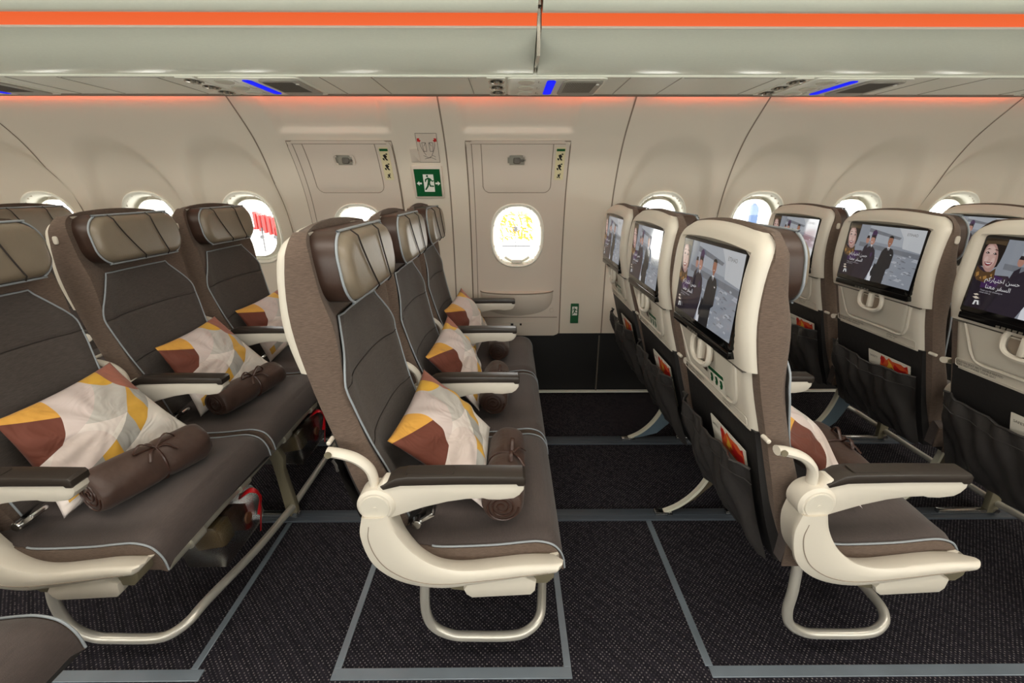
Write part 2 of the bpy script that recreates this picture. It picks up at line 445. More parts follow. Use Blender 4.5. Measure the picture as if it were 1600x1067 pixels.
# windows
def window(i, cx, exitw=False):
    cz, a, b = (WZ, WA, WB) if not exitw else (.95, .146, .172)
    yf = (lambda x, z: wall_y(x, z)) if not exitw else (lambda x, z: yw(z) - .012)
    f = MB(); rings = []
    yc = yf(cx, cz)
    def ring(sa, sb, off, planar=None):
        return [(x, (yf(x, z) if planar is None else planar) + off, z) for x, z in selipse(cx, cz, a * sa, b * sb)]
    rings.append(ring(1.0, 1.0, .004)); rings.append(ring(.985, .985, -.007)); rings.append(ring(.95, .96, -.010))
    rings.append(ring(.90, .92, -.006)); rings.append(ring(.87, .89, .006)); rings.append(ring(.85, .87, .020))
    rings.append(ring(.80, .83, .0, max(yc + .045, 2.50))); rings.append(ring(.73, .77, .0, 2.56)); rings.append(ring(.69, .73, .0, 2.60)); rings.append(ring(.68, .72, 0, 2.66))
    f.loft(rings, cap=False)
    o = tag(f.build('window_%d' % i, 'bezel', ang=50), kind='structure')
    g = MB(); vs = ring(.745, .785, 0, 2.556); g.add(vs, [tuple(range(len(vs)))]); g.build('pane', 'pane', o)
    # sliding shade handle
    h = MB()
    sz = cz + b * .845 if not exitw else cz - b * .80
    h.box(cx - .030, cx + .030, yc + .012, yc + .030, sz - .010, sz + .010, .006)
    # thin arc of the shade
    pts = []
    for k in range(13):
        q = R(55 + 70 * k / 12) if not exitw else R(235 + 70 * k / 12)
        x, z = cx + a * .79 * math.cos(q), cz + b * .82 * math.sin(q)
        pts.append((x, yc + .035, z))
    h.tube(pts, .008, 8, sub=2)
    h.build('shade_handle', 'wall' if not exitw else 'bezel', o)
    return o
for i, cx in enumerate(WIN): window(i + 1, cx)
# exit doors (plug doors in the sidewall)
def on_door(x, z, off=0): return (x, yw(z) - .012 - off, z)
def door_lines(mb, pts, r=.0018, closed=False):
    P = []
    n = len(pts); m = n if closed else n - 1
    for i in range(m):
        (xa, za), (xb, zb) = pts[i], pts[(i + 1) % n]
        k = max(1, int(math.hypot(xb - xa, zb - za) / .02))
        for j in range(k): P.append(on_door(xa + (xb - xa) * j / k, za + (zb - za) * j / k, 0))
    if not closed: P.append(on_door(*pts[-1]))
    mb.tube(P, r, 6, closed=closed, sub=0)
PUT_TEXT = []
def exit_door(i, x0, x1, cw, full):
    zb, zt, rr = .378, 1.405, .03
    nxd, nzd = 60, 120
    def edge(z):
        if z > zt - rr: return rr - math.sqrt(max(0, rr * rr - (z - zt + rr) ** 2))
        if z < zb + rr: return rr - math.sqrt(max(0, rr * rr - (zb + rr - z) ** 2))
        return 0
    g = MB()
    def df(u, v):
        z = zb + v * (zt - zb); e = edge(z); return on_door(x0 + e + u * (x1 - x0 - 2 * e), z)
    g.grid(nxd, nzd, df, skip=lambda u, v: sell(x0 + u * (x1 - x0), zb + v * (zt - zb), cw, .95, .130, .156) < 1 or sell(x0 + u * (x1 - x0), zb + v * (zt - zb), cw - .005, 1.323, .042, .020, 4) < 1)
    # rim returning to the wall
    rim = [df(0, j / nzd) for j in range(nzd + 1)] + [df(1, 1 - j / nzd) for j in range(nzd + 1)]
    n = len(rim); vs = rim + [(x, y + .02, z) for x, y, z in rim]
    g.add(vs, [(k, (k + 1) % n, (k + 1) % n + n, k + n) for k in range(n)])
    o = tag(g.build('door_%d' % i, 'door', ang=50), kind='structure')
    # shadow gaps
    s = MB()
    outl = [(x0 + edge(zb + j / 40 * (zt - zb)) + .0, zb + j / 40 * (zt - zb)) for j in range(41)] + [(x1 - edge(zt - j / 40 * (zt - zb)), zt - j / 40 * (zt - zb)) for j in range(41)]
    s_pts = [(x, z) for x, z in outl]
    P = [(x, yw(z) + .0005, z) for x, z in [( (x0 - .004 if x < cw else x1 + .004) , z) for x, z in outl]]
    s.tube(P, .0035, 6, sub=0)
    fl, fr = x0 + .070, x1 - .077
    door_lines(s, [(fl, 1.392)] + [(fl, 1.20)] + [(fl + .035 - .035 * math.cos(R(a)), 1.2085 - .035 * math.sin(R(a))) for a in range(0, 91, 15)] +
               [(fr - .035 + .035 * math.sin(R(a)), 1.2085 - .035 * math.cos(R(a))) for a in range(0, 91, 15)] + [(fr, 1.392)])
    door_lines(s, [(x0 + .02, 1.392), (x1 - .02, 1.392)], .0014)
    door_lines(s, [(x0 + .025, 1.392), (x0 + .025, .50)], .0018)
    door_lines(s, [(x0 + .025, .49), (x1 - .012, .49)], .0022)
    s.build('shadow_gap', 'seam', o)
    # raised flap cover over the handle
    fp = MB()
    fp.grid(16, 16, lambda u, v: on_door(fl + .004 + u * (fr - fl - .008), 1.179 + v * .21, .004 * min(1, 12 * min(u, 1 - u, v, 1 - v) + .0)),
            skip=lambda u, v: sell(u, v, (cw - .005 - fl) / (fr - fl), .69, .155, .125, 4) < 1)
    fp.build('handle_flap', 'door', o)
    hc = cw - .005
    hw = MB()
    a_, b_ = .048, .0225
    ro = [on_door(x, z, .006) for x, z in selipse(hc, 1.323, a_ + .004, b_ + .004, 32, 4)]
    ri = [on_door(x, z, .006) for x, z in selipse(hc, 1.323, a_, b_, 32, 4)]
    rb = [on_door(x, z, -.018) for x, z in selipse(hc, 1.323, a_, b_, 32, 4)]
    hw.loft([[ (x, y + .006, z) for x, y, z in ro], ro, ri, rb], cap=False); hw.build('handle_window_frame', 'door', o)
    hb = MB(); hb.add(rb, [tuple(range(32))]); hb.build('handle_recess', 'psu_dk', o)
    hd = MB(); hd.box(hc - .016, hc + .018, yw(1.32) - .006, yw(1.32) + .004, 1.308, 1.338, .006)
    hd.box(hc - .004, hc + .036, yw(1.32) - .004, yw(1.32) + .004, 1.318, 1.328, .004); hd.build('door_handle', 'inkgrey', o)
    # instruction placard strip
    px0, px1, pz0, pz1 = x1 - .062, x1 - .018, 1.235, 1.378
    def pl(mb, xa, xb, za, zb2, off): mb.grid(1, 6, lambda u, v: on_door(xa + u * (xb - xa), za + v * (zb2 - za), off))
    p = MB(); pl(p, px0, px1, pz0, pz1, .0025); c = p.build('instruction_placard', 'cream', o)
    q = MB(); pl(q, px0 + .002, px1 - .002, pz1 - .016, pz1 - .006, .0032)
    q.build('placard_header', 'green', c)
    k = MB()
    for zz in (1.335, 1.292, 1.252):
        cx2 = (px0 + px1) / 2
        for poly in ([(-.010, .010), (.002, .014), (.010, .004), (.004, -.002), (.012, -.012), (.004, -.013), (-.004, -.004)], [(-.014, -.002), (-.006, -.003), (-.004, -.013), (-.012, -.011)],
                     [(.004, .016), (.012, .018), (.014, .012), (.006, .011)]):
            if zz < 1.26: poly = [(a * .7, b * .7) for a, b in poly]
            k.add([on_door(cx2 + a, zz + b, .0034) for a, b in poly], [tuple(range(len(poly)))])
    k.build('placard_pictograms', 'ink', c)
    window(len(WIN) + i, cw, True)
    # arm ledge and lower panel
    L = MB(); ax = .205 * (x1 - x0) / .49; cxl = cw
    def lf(u, v):
        a = math.pi * u; x = cxl - ax * math.cos(a); dpt = .038 * math.sin(a) ** .8
        if v < .12: tt = v / .12; return (x, yw(.64) - .008 - dpt * tt, .645 - .012 * math.sin(a) * tt)
        t2 = (v - .12) / .88; z = .633 - .140 * t2 * (math.sin(a) ** .45 if a not in (0, math.pi) else 0)
        z += .012 * (1 - math.sin(a))
        return (x, yw(.6) - .008 - dpt * (1 - t2 ** 2.2), z)
    L.grid(36, 20, lf); L.build('arm_ledge', 'door', o, ang=50)
    R_ = MB(); R_.tube([lf(k / 24, .12) for k in range(25)], .0035, 8, sub=1); R_.build('ledge_rim', 'seam', o)
    b = MB(); b.cyl((x1 - .045, yw(.53) - .0135, .532), 'y', .012, .003, 24, .001); b.build('push_button', 'door', o)
    if full:
        hl = MB()
        for xx in (-.005, .042): hl.box(x0 + .215 + xx, x0 + .232 + xx, yw(.45) - .0145, yw(.45), .441, .453)
        hl.build('latch_slot', 'ink', o)
        h2 = MB(); h2.box(x0 + .225, x0 + .263, yw(.45) - .0150, yw(.45), .437, .456, .002); h2.build('latch_plate', 'shell_dim', o)
        hl2 = MB(); hl2.box(x0 + .16, x0 + .35, yw(.46) - .0155, yw(.46), .4585, .4605); hl2.build('latch_lip', 'shell_dim', o)
    return o
exit_door(1, *DOORS[0], False); exit_door(2, *DOORS[1], True)

# signs on the wall
def wpt(x, z, off): return (x, yw(z) - off, z)
def wallquad(mb, x0, x1, z0, z1, off): mb.grid(2, 4, lambda u, v: wpt(x0 + u * (x1 - x0), z0 + v * (z1 - z0), off))
def wallslab(mb, x0, x1, z0, z1, off, r=.008):
    pts = rrect(x0, x1, z0, z1, r, 4); n = len(pts)
    f = [wpt(x, z, off) for x, z in pts]; b = [wpt(x, z, -.004) for x, z in pts]
    f2 = [wpt((x0 + x1) / 2 + (x - (x0 + x1) / 2) * .97, (z0 + z1) / 2 + (z - (z0 + z1) / 2) * .97, off + .002) for x, z in pts]
    mb.loft([b, f, f2], cap=True)
def runner(mb, fn, sc):
    """running figure pictogram, dark on white"""
    head = [(.10 * math.cos(R(a)) - .12, .10 * math.sin(R(a)) + .62) for a in range(0, 360, 30)]
    for poly in (head, [(-.05, .50), (.16, .42), (.18, .20), (.06, -.02), (-.14, .02), (-.10, .28)],
                 [(-.05, .50), (-.36, .34), (-.40, .10), (-.30, .08), (-.24, .26), (.0, .38)],
                 [(.16, .42), (.34, .22), (.48, .26), (.46, .16), (.30, .10), (.12, .30)],
                 [(-.12, .05), (.08, .02), (.14, -.22), (.44, -.24), (.44, -.36), (.04, -.34), (-.04, -.10)],
                 [(-.14, .05), (.02, .0), (-.10, -.34), (-.36, -.66), (-.48, -.60), (-.24, -.28)]):
        mb.add([fn(a * sc, b * sc) for a, b in poly], [tuple(range(len(poly)))])
s = empty('exit_sign', (0, 0, 0), 'square green exit sign with running figure and two arrows between the two exit doors', 'exit sign')
sx, sz = -.402, 1.222
m_ = MB(); wallslab(m_, sx - .078, sx + .072, sz - .075, sz + .078, .012); m_.build('sign_frame', 'door', s)
m_ = MB(); wallquad(m_, sx - .066, sx + .062, sz - .066, sz + .062, .0200); m_.build('sign_face', 'greenlit', s)
m_ = MB(); wallquad(m_, sx - .024, sx + .028, sz - .044, sz + .038, .0212)
for d_ in (-1, 1):
    cx2 = sx + d_ * .046
    pl_ = [(0, .012), (.0, .004), (-.014 * -1 * d_, .004), (.014 * d_, -.004), (0, -.004), (0, -.012), (-.014 * -d_ * 0, 0)]
    arrow = [(cx2 - d_ * .012, sz - .008), (cx2 + d_ * .000, sz - .008), (cx2, sz - .015), (cx2 + d_ * .013, sz - .004), (cx2, sz + .007), (cx2, sz), (cx2 - d_ * .012, sz)]
    m_.add([wpt(x, z, .0212) for x, z in arrow], [tuple(range(7))])
m_.build('sign_symbol', 'white', s)
m_ = MB(); runner(m_, lambda a, b: wpt(sx + .003 + a, sz - .002 + b, .0222), .052); m_.build('running_figure', 'greenlit', s)
s = empty('door_placard', (0, 0, 0), 'line-drawn door opening placard with two red arrows above the square green exit sign', 'placard')
m_ = MB(); wallquad(m_, -.432, -.334, 1.315, 1.435, .0016); m_.build('placard_sheet', 'door', s)
m_ = MB()
def wline(pts, wd, off, mb):
    for (a, b), (c, d2) in zip(pts, pts[1:]):
        n_ = Vector((-(d2 - b), c - a)).normalized() * wd / 2
        mb.add([wpt(a + n_.x, b + n_.y, off), wpt(c + n_.x, d2 + n_.y, off), wpt(c - n_.x, d2 - n_.y, off), wpt(a - n_.x, b - n_.y, off)], [(0, 1, 2, 3)])
wline([(-.432, 1.315), (-.334, 1.315), (-.334, 1.435), (-.432, 1.435), (-.432, 1.315)], .0012, .0024, m_)
for s_ in (-1, 1):
    c0 = -.383
    wline([(c0 + s_ * .008, 1.398), (c0 + s_ * .026, 1.398), (c0 + s_ * .022, 1.362), (c0 + s_ * .008, 1.362), (c0 + s_ * .008, 1.398), (c0 + s_ * .018, 1.384)], .0016, .0024, m_)
    wline([(c0 + s_ * .034 + .004 * math.sin(q / 3), 1.398) if q == 0 else (c0 + s_ * (.036 - .001 * q ** 1.6), 1.398 - .0075 * q) for q in range(8)], .0018, .0024, m_)
wline([(-.41, 1.344), (-.385, 1.334), (-.365, 1.345), (-.352, 1.338)], .0016, .0024, m_)
wline([(-.405, 1.33), (-.375, 1.336), (-.352, 1.327)], .0016, .0024, m_)
m_.build('line_drawing', 'ink', s)
m_ = MB()
for s_ in (-1, 1):
    c0 = -.383 + s_ * .038
    m_.add([wpt(c0 + s_ * a, 1.405 + b, .0026) for a, b in ((-.010, .002), (-.002, -.006), (.002, -.002), (.008, -.004), (.007, .010), (-.006, .011), (-.002, .006))], [tuple(range(7))])
m_.build('red_arrows', 'redp', s)
m_ = MB(); wallslab(m_, -.472, -.430, 1.315, 1.372, .005, .004); o = m_.build('wall_plate', 'door'); tag(o, 'small blank beige plate beside the line-drawn placard', 'wall plate')
s = empty('floor_exit_sign', (0, 0, 0), 'small upright green exit marker low on the wall right of the door', 'exit sign')
m_ = MB(); wallslab(m_, .356, .402, .452, .568, .006, .003); m_.build('marker_plate', 'green', s)
m_ = MB(); wallquad(m_, .364, .394, .500, .552, .0090); m_.build('marker_symbol', 'white', s)
m_ = MB(); runner(m_, lambda a, b: wpt(.379 + a, .525 + b, .0096), .032); m_.build('running_figure', 'green', s)

# ------------------------------------------------------------------ setting: floor, ceiling, far side of the cabin
f = MB(); f.box(XL, XR, -1.5, 2.56, -.05, 0); tag(f.build('floor', 'carpet'), kind='structure')
def simple(name, x0, x1, y0, y1, z0, z1, m, kind='structure', bev=0):
    b = MB(); b.box(x0, x1, y0, y1, z0, z1, bev); return tag(b.build(name, m), kind=kind)
for i, (ya, yb) in enumerate(((1.383, 1.444), (1.915, 1.985))):
    b = MB(); b.box(XL, XR, ya, yb, 0, .010, .003); b.box(XL, XR, ya + .022, yb - .022, .010, .012)
    tag(b.build('trim_%d' % (4 + i), 'rail'), kind='structure')
# floor marking strips
STR = [('strip along the aisle front of the middle row footprint', -.462, .162, .808, .838), ('strip', -.462, -.443, .838, 1.383), ('strip', .143, .162, .838, 1.383),
       ('strip', -3.2, -.80, .808, .838), ('strip', -.838, -.820, .838, 1.383), ('strip', .525, 3.4, .808, .838), ('strip', .518, .538, .838, 1.383)]
LBL = ['grey floor marking strip along the aisle below the middle row', 'grey floor strip running under the left side of the middle aisle seat', 'grey floor strip running under the right side of the middle aisle seat',
       'long grey floor strip at the bottom left below the left row', 'grey floor strip between the left row and the middle row', 'long grey floor strip along the aisle at the bottom right', 'short grey floor strip between the middle row and the right row']
for (nm, x0, x1, y0, y1), lb in zip(STR, LBL):
    b = MB(); b.box(x0, x1, y0, y1, 0, .004, .001, 1); tag(b.build('floor_strip', 'tape'), lb, 'floor strip', 'grey marking strips on the carpet')
# ceiling and other side
c_ = MB()
CP = [(1.30, 2.06), (1.27, 2.09), (1.02, 2.14), (.2, 2.17), (-.1, 2.17), (-.55, 1.98), (-.7, 1.75), (-1.1, 1.65), (-1.15, 1.60)]
c_.grid(1, 8, lambda u, v: (XL + u * (XR - XL), CP[int(round(v * 8))][0], CP[int(round(v * 8))][1]))
tag(c_.build('ceiling', 'ceil', ang=20), kind='structure')
b = MB(); b.box(XL, XR, 2.062, 2.09, 1.64, 2.10); tag(b.build('trim_10', 'ceil'), kind='structure')
b = MB(); b.box(XL, XR, 1.28, 2.09, 2.085, 2.11); tag(b.build('trim_11', 'ceil'), kind='structure')
fw = MB(); FW = [-3.0 + .533 * k for k in range(12)]
fw.grid(260, 60, lambda u, v: (XL + u * (XR - XL), -1.40 + .28 * v * v, v * 1.66),
        skip=lambda u, v: any(sell(XL + u * (XR - XL), v * 1.66, cx, 1.0, .14, .19) < 1 for cx in FW))
tag(fw.build('wall_front', 'wall'), kind='structure')
simple('wall_left', XL - .05, XL, -1.5, 2.7, 0, 2.3, 'wall'); simple('wall_right', XR, XR + .05, -1.5, 2.7, 0, 2.3, 'wall')
for cx in FW: area('daylight_portal', (cx, -1.48, 1.0), (R(90), 0, 0), .3, .4, 1, portal=True)
for cx in WIN: area('daylight_portal', (cx, 2.68, WZ), (R(-90), 0, 0), .28, .36, 1, portal=True)
for (_, _, cx) in DOORS: area('daylight_portal', (cx, 2.68, .95), (R(-90), 0, 0), .26, .32, 1, portal=True)

# ------------------------------------------------------------------ overhead bins
def bin_(x0, x1, label):
    o = empty('overhead_bin', ((x0 + x1) / 2, 1.5, 1.56), label, 'overhead bin', 'overhead bins above the seats'); cx = (x0 + x1) / 2
    def strip(name, prof, m, a=x0, b=x1):
        g = MB(); P = prof
        vs = [(xx - cx, y - 1.5, z - 1.56) for xx in (a, b) for (y, z) in P]; n = len(P)
        g.add(vs, [(k, k + 1, k + 1 + n, k + n) for k in range(n - 1)] + [tuple(range(n - 1, -1, -1)), tuple(range(n, 2 * n))])
        return g.build(name, m, o, ang=30)
    low = smooth2([(1.745, 1.562), (1.70, 1.572), (1.64, 1.597), (1.585, 1.626), (1.548, 1.645)], 4, False)
    strip('lower_panel', low + [(1.56, 1.70), (1.745, 1.70)], 'bin')
    strip('mood_light_strip', [(1.546, 1.647), (1.535, 1.665), (1.523, 1.672), (1.56, 1.70)], 'orange')
    strip('lip', [(1.552, 1.6435), (1.545, 1.6415), (1.541, 1.646), (1.549, 1.650)], 'shell')
    up = smooth2([(1.519, 1.672), (1.506, 1.676), (1.48, 1.695), (1.44, 1.75), (1.40, 1.83), (1.36, 1.95), (1.34, 2.02)], 4, False)
    strip('bin_door', up + [(1.6, 2.02), (1.56, 1.70)], 'bin')
    strip('finger_slot', [(1.524, 1.6735), (1.518, 1.6745), (1.515, 1.685), (1.53, 1.69)], 'psu_dk')
    return o
bin_(XL, .084, 'long pale green overhead bin with orange light strip on the left')
bin_(.098, XR, 'long pale green overhead bin with orange light strip on the right')
b = MB(); b.box(.086, .096, 1.56, 1.74, 1.575, 1.70); b.box(.0865, .0955, 1.36, 1.545, 1.70, 1.95)
b.cyl((.091, 1.66, 1.597), 'z', .004, .006, 12); b.cyl((.091, 1.725, 1.572), 'z', .004, .006, 12)
tag(b.build('trim_6', 'vent'), kind='structure')
# underside filler band
b = MB(); b.box(XL, XR, 1.742, 2.042, 1.556, 1.60, .002, 1); tag(b.build('trim_7', 'psu'), kind='structure')
b = MB()
for k in range(-3, 4):
    ox = k * 1.066
    for x in (-.118 - .02, .37 + .05, -.47): b.box(ox + x - .0012, ox + x + .0012, 1.745, 2.04, 1.5545, 1.557)
    b.box(ox - .46, ox - .11, 1.748, 1.7515, 1.5545, 1.557)
tag(b.build('trim_8', 'psu_dk'), kind='structure')
# slot with mood light washing the wall
b = MB(); b.box(XL, XR, 2.00, 2.06, 1.602, 1.66); b.box(XL, XR, 2.040, 2.046, 1.556, 1.61); b.box(XL, XR, 2.042, 2.082, 1.5545, 1.557); tag(b.build('trim_9', 'seam'), kind='structure')  # bottom lip added as a shield, cuts the orange wash short
segs = [(-3.3, -2.31), (-2.24, -1.24), (-1.10, -.335), (-.265, .02), (.10, .51), (.60, 1.07), (1.18, 2.15), (2.24, 3.2)]
names = ['far left end of the wall', 'second from the left end', 'above the left exit door', 'left half above the right exit door', 'right half above the right exit door', 'above the first window right of the doors', 'above the windows at right', 'at the far right end of the wall']
for (a, b_), nm in zip(segs, names):
    g = MB(); g.box(a, b_, 2.047, 2.052, 1.560, 1.572)
    tag(g.build('mood_light', 'orange_hot'), 'orange light strip tucked behind the service panel, ' + nm, 'light strip', 'orange light strips along the top of the wall')

def psu(ox, label):
    o = empty('passenger_service_unit', (ox, 1.89, 1.556), label, 'service panel', 'overhead service panels with air vents and lamps')
    def B(): return MB()
    g = B(); g.prism(rrect(-.075, -.01, -.145, .150, .006), -.003, .002, 'z', .001); g.build('vent_panel', 'psu', o)
    g = B(); g.prism(rrect(-.004, .345, -.145, .150, .02), -.004, .002, 'z', .0015); g.build('lamp_panel', 'psu', o)
    for i, yy in enumerate((-.09, .01, .105)):
        g = B(); 
        rings = [[(-.042 + r * math.cos(2 * math.pi * k / 24), yy + r * 1.25 * math.sin(2 * math.pi * k / 24), z) for k in range(24)] for r, z in ((.029, -.003), (.027, -.006), (.020, -.002), (.012, -.003), (.010, -.010), (.004, -.011))]
        g.loft(rings); g.build('air_vent', 'vent', o)
        g = B(); rings = [[(.065 + r * math.cos(2 * math.pi * k / 24), yy + r * 1.2 * math.sin(2 * math.pi * k / 24), z) for k in range(24)] for r, z in ((.030, -.004), (.028, -.007), (.020, -.0075), (.01, -.008))]
        g.loft(rings); g.build('reading_lamp', 'lens', o)
        g = B()
        g.box(.106, .109, yy - .018, yy + .012, -.0048, -.004); g.box(.106, .118, yy + .012, yy + .015, -.0048, -.004); g.build('lamp_symbol', 'psu_dk', o)
    g = B(); g.prism([(.142, -.118), (.160, -.118), (.168, -.105), (.168, .115), (.160, .125), (.142, .125), (.136, .115), (.136, -.108)], -.0062, -.003, 'z', .001); g.build('sign_light', 'blue', o)
    # speaker
    g = B(); g.prism(rrect(.192, .335, -.130, .130, .03), -.010, 0, 'z', .004); sp = g.build('speaker_cover', 'psu_dk', o)
    g = B()
    for k in range(18): 
        x = .206 + k * .0060
        g.box(x, x + .002, -.11, .06, -.0112, -.0098)
    g.build('grille_slots', 'inkgrey', sp)
    g = B(); g.cyl((.318, -.085, -.0105), 'z', .006, .002, 14); g.build('indicator', 'white', o)
    return o
psu(0, 'overhead service panel with blue light directly above the right exit door')
psu(-1.066, 'overhead service panel with blue light above the left exit door')
psu(-2.132, 'overhead service panel with blue light at the top left corner')
psu(1.066, 'overhead service panel with blue light above the first windows at right')
psu(2.132, 'overhead service panel at the far top right, only its vents in view')

# ------------------------------------------------------------------ seats
XB = [(.34, -.268), (.45, -.310), (.567, -.345), (.673, -.373), (.81, -.409), (.95, -.432), (1.076, -.424), (1.135, -.408)]
XS = [(.66, -.385), (.673, -.388), (.811, -.424), (.923, -.450), (1.015, -.449), (1.085, -.440), (1.11, -.432), (1.14, -.420)]
XF = [(.34, -.225), (.467, -.262), (.567, -.288), (.673, -.326), (.80, -.356), (.93, -.366), (1.0, -.384), (1.09, -.394), (1.135, -.396)]
YC, HW, ZT, RT = .265, .222, 1.134, .052
def hw(z, top=ZT, W=HW, r=RT):
    base = W - .022 * sstep(.60, .34, z)
    if z > top - r:
        t = (z - (top - r)) / r
        return base - r * .9 * (1 - math.sqrt(max(0, 1 - t * t)))
    return base
def front(y, z):
    """front surface of the backrest; side bolsters stand proud"""
    t = abs(y) / HW
    return interp(XF, z) + .016 * sstep(.55, .95, t) - .012 * sstep(.9, .2, t) * sstep(1.05, .9, z) - .02 * sstep(.95, 1.03, t)
def make_backrest(parent):
    rings = []; N = 26
    zs = [.405 + (1.08 - .405) * i / 24 for i in range(25)] + [1.095, 1.108, 1.118, 1.126, 1.131, 1.1335]
    for z in zs:
        W = hw(z); ring = []
        xb = interp(XB, z); zt = sstep(1.09, 1.134, z)
        for k in range(N + 1):
            y = -W + 2 * W * k / N
            x = interp(XF, z) + (front(y / W * HW * .96, z) - interp(XF, z))
            ed = sstep(.90, 1.0, abs(y) / W)
            x -= .020 * ed * ed
            x = x + (xb + .5 * (interp(XF, z) - xb) - x) * .35 * zt
            ring.append((x, YC + y, z))
        m = .5 * (xb + interp(XF, z))
        xb2 = xb + (m - xb) * .35 * zt
        ring.append((m - .01, YC + W + .002, z)); ring.append((xb2 + .004, YC + W, z)); ring.append((xb2, YC + W - .012, z))
        for k in range(1, 6): ring.append((xb2, YC + W - .012 - (2 * W - .024) * k / 6, z))
        ring.append((xb2, YC - W + .012, z)); ring.append((xb2 + .004, YC - W, z)); ring.append((m - .01, YC - W - .002, z))
        ring = [(x, y, z - .022 * sstep(1.02, 1.13, z) * abs((y - YC) / HW) ** 2) for x, y, z in ring]
        rings.append(ring)
    g = MB(); g.loft(rings); return g.build('backrest', 'heather', parent, ang=50)
PAN = [(1.0, .128), (.95, .128), (.935, .132), (.90, .160), (.845, .203), (.82, .213), (.79, .214), (.74, .208), (.62, .190), (.50, .176), (.42, .170)]
def panw(z): return interp(sorted(PAN), z)
def make_panel(parent):
    g = MB(); zb, zt = .415, .938
    def pf(u, v):
        z = zb + v * (zt - zb); W = panw(z) if z < .925 else panw(.925) - (z - .925) * .6
        y = -W + 2 * W * u
        e = min(u, 1 - u) * 2
        puff = .006 * sstep(0, .15, e)
        seam = .004 * max(0, 1 - abs(z - .80) / .008) + .003 * max(0, 1 - abs(z - .655) / .008)
        x = front(y, z) + .003 + puff - seam * (1 if e > .02 else 0)
        return (x, YC + y, z)
    g.grid(28, 110, pf); o = g.build('backrest_panel', 'panelfab', parent, ang=60)
    P = [pf(0, i / 40) for i in range(41)] + [pf(k / 12, 1) for k in range(1, 12)] + [pf(1, 1 - i / 40) for i in range(41)]
    P = [(x + .001, y, z) for x, y, z in P]
    h = MB(); h.tube(P, .0024, 8, sub=1); h.build('piping', 'piping', o)
    h = MB()
    for zz in (.80, .655):
        v = (zz - zb) / (zt - zb); h.tube([(pf(k / 12, v)[0] + .0015,) + pf(k / 12, v)[1:] for k in range(13)], .0013, 6, sub=1)
    h.build('seam', 'stitch', o)
    return o
def make_headrest(parent):
    # padded box with forward pad; z .970 - 1.118
    cz, hz, hy = 1.045, .078, .186
    rings = []
    def ring(x, s):
        d = hy * (1 - s); r = max(.010, .050 - d * .6)
        out = []
        for (y, z) in rrect(-(hy - d), hy - d, -(hz - d), hz - d, r, 8):
            q = 6 if abs(y) > 1 else 0
            y *= 1 - .035 * max(0, -z / hz) - .012 * max(0, z / hz)
            z += -.010 * (y / hy) ** 2 * (1 if z > 0 else -.5)
            out.append((x + z * -.10, YC + y, cz + z))
        # even out the long straight runs
        res = []
        for (p_, q_) in zip(out, out[1:] + out[:1]):
            n_ = max(1, int((Vector(q_) - Vector(p_)).length / .03)) if abs(q_[1] - p_[1]) > .05 else 1
            res.append(p_)
        return res
    for x, s in ((-.415, .93), (-.408, .985), (-.398, 1.0), (-.345, 1.0), (-.336, .995)): rings.append(ring(x, s))
    g = MB(); g.loft(rings); o = g.build('headrest', 'leather_dk', parent, ang=45)
    r2 = [ring(-.336, .985), ring(-.330, .975), ring(-.322, .955), ring(-.316, .93), ring(-.312, .89)]
    # pad face as grid disc: shrink rings
    for s, dx in ((.86, .0015), (.83, .0022), (.80, .0024)): r2.append(ring(-.313 + dx, s))
    g = MB(); g.loft(r2); g.build('headrest_pad', 'leather', o, ang=70)
    h = MB(); h.tube([(x + .004, y, z) for x, y, z in ring(-.336, .999)], .0028, 8, closed=True, sub=2); h.build('piping', 'piping', o)
    h = MB()
    for s_, (ya, yb) in ((0, (-.112, -.020)), (1, (.042, .085))):
        P = []
        for k in range(13):
            t = k / 12; z = cz + hz * .93 - t * hz * 1.86; zz = z - cz
            y = ya + (yb - ya) * (t ** 1.3)
            ed = sstep(.80, 1.0, abs(zz) / hz)
            P.append((-.3078 + zz * -.10 - .017 * ed, YC + y, z))
        h.tube(P, .0019, 6, sub=1)
    h.build('seam', 'stitch', o)
    return o
def make_cushion(parent):
    TOP = [(-.285, .438), (-.20, .432), (-.158, .424), (-.04, .428), (.03, .436), (.065, .438), (.095, .430), (.112, .415), (.124, .390), (.128, .36)]
    y0, y1 = .030, .500
    g = MB(); rings = []; N = 22
    TS = [Vector((x, 0, z)) for x, z in TOP]; TS = cr(TS, 4)
    for p in TS:
        ring = []
        for k in range(N + 1):
            t = k / N; y = y0 + (y1 - y0) * t; e = min(t, 1 - t) * 2
            ring.append((p.x, y, p.z - .012 * (1 - sstep(0, .10, e)) + .010 * sstep(0, 1, e) * (1 if p.x < .1 else .2)))
        bz = .355; bx = min(p.x, .112)
        ring.append((bx, y1 + .001, (p.z + bz) / 2)); ring.append((bx, y1 - .004, bz)); ring.append((bx, y0 + .004, bz)); ring.append((bx, y0 - .001, (p.z + bz) / 2))
        rings.append(ring)
    g.loft(rings); o = g.build('seat_cushion', 'cushfab', parent, ang=50)
    for yy in (y0 - .003, y1 + .003):
        gs = MB(); pts = [(p.x, p.z - .014) for p in TS] + [(.112, .352), (-.285, .352)]
        gs.prism(pts, yy - .002, yy + .002, 'y'); gs.build('cushion_gusset', 'heather', o)
        h = MB(); h.tube([(p.x + .002, yy, p.z - .010) for p in TS[6:]], .0024, 8, sub=1); h.build('piping', 'piping', o)
    return o
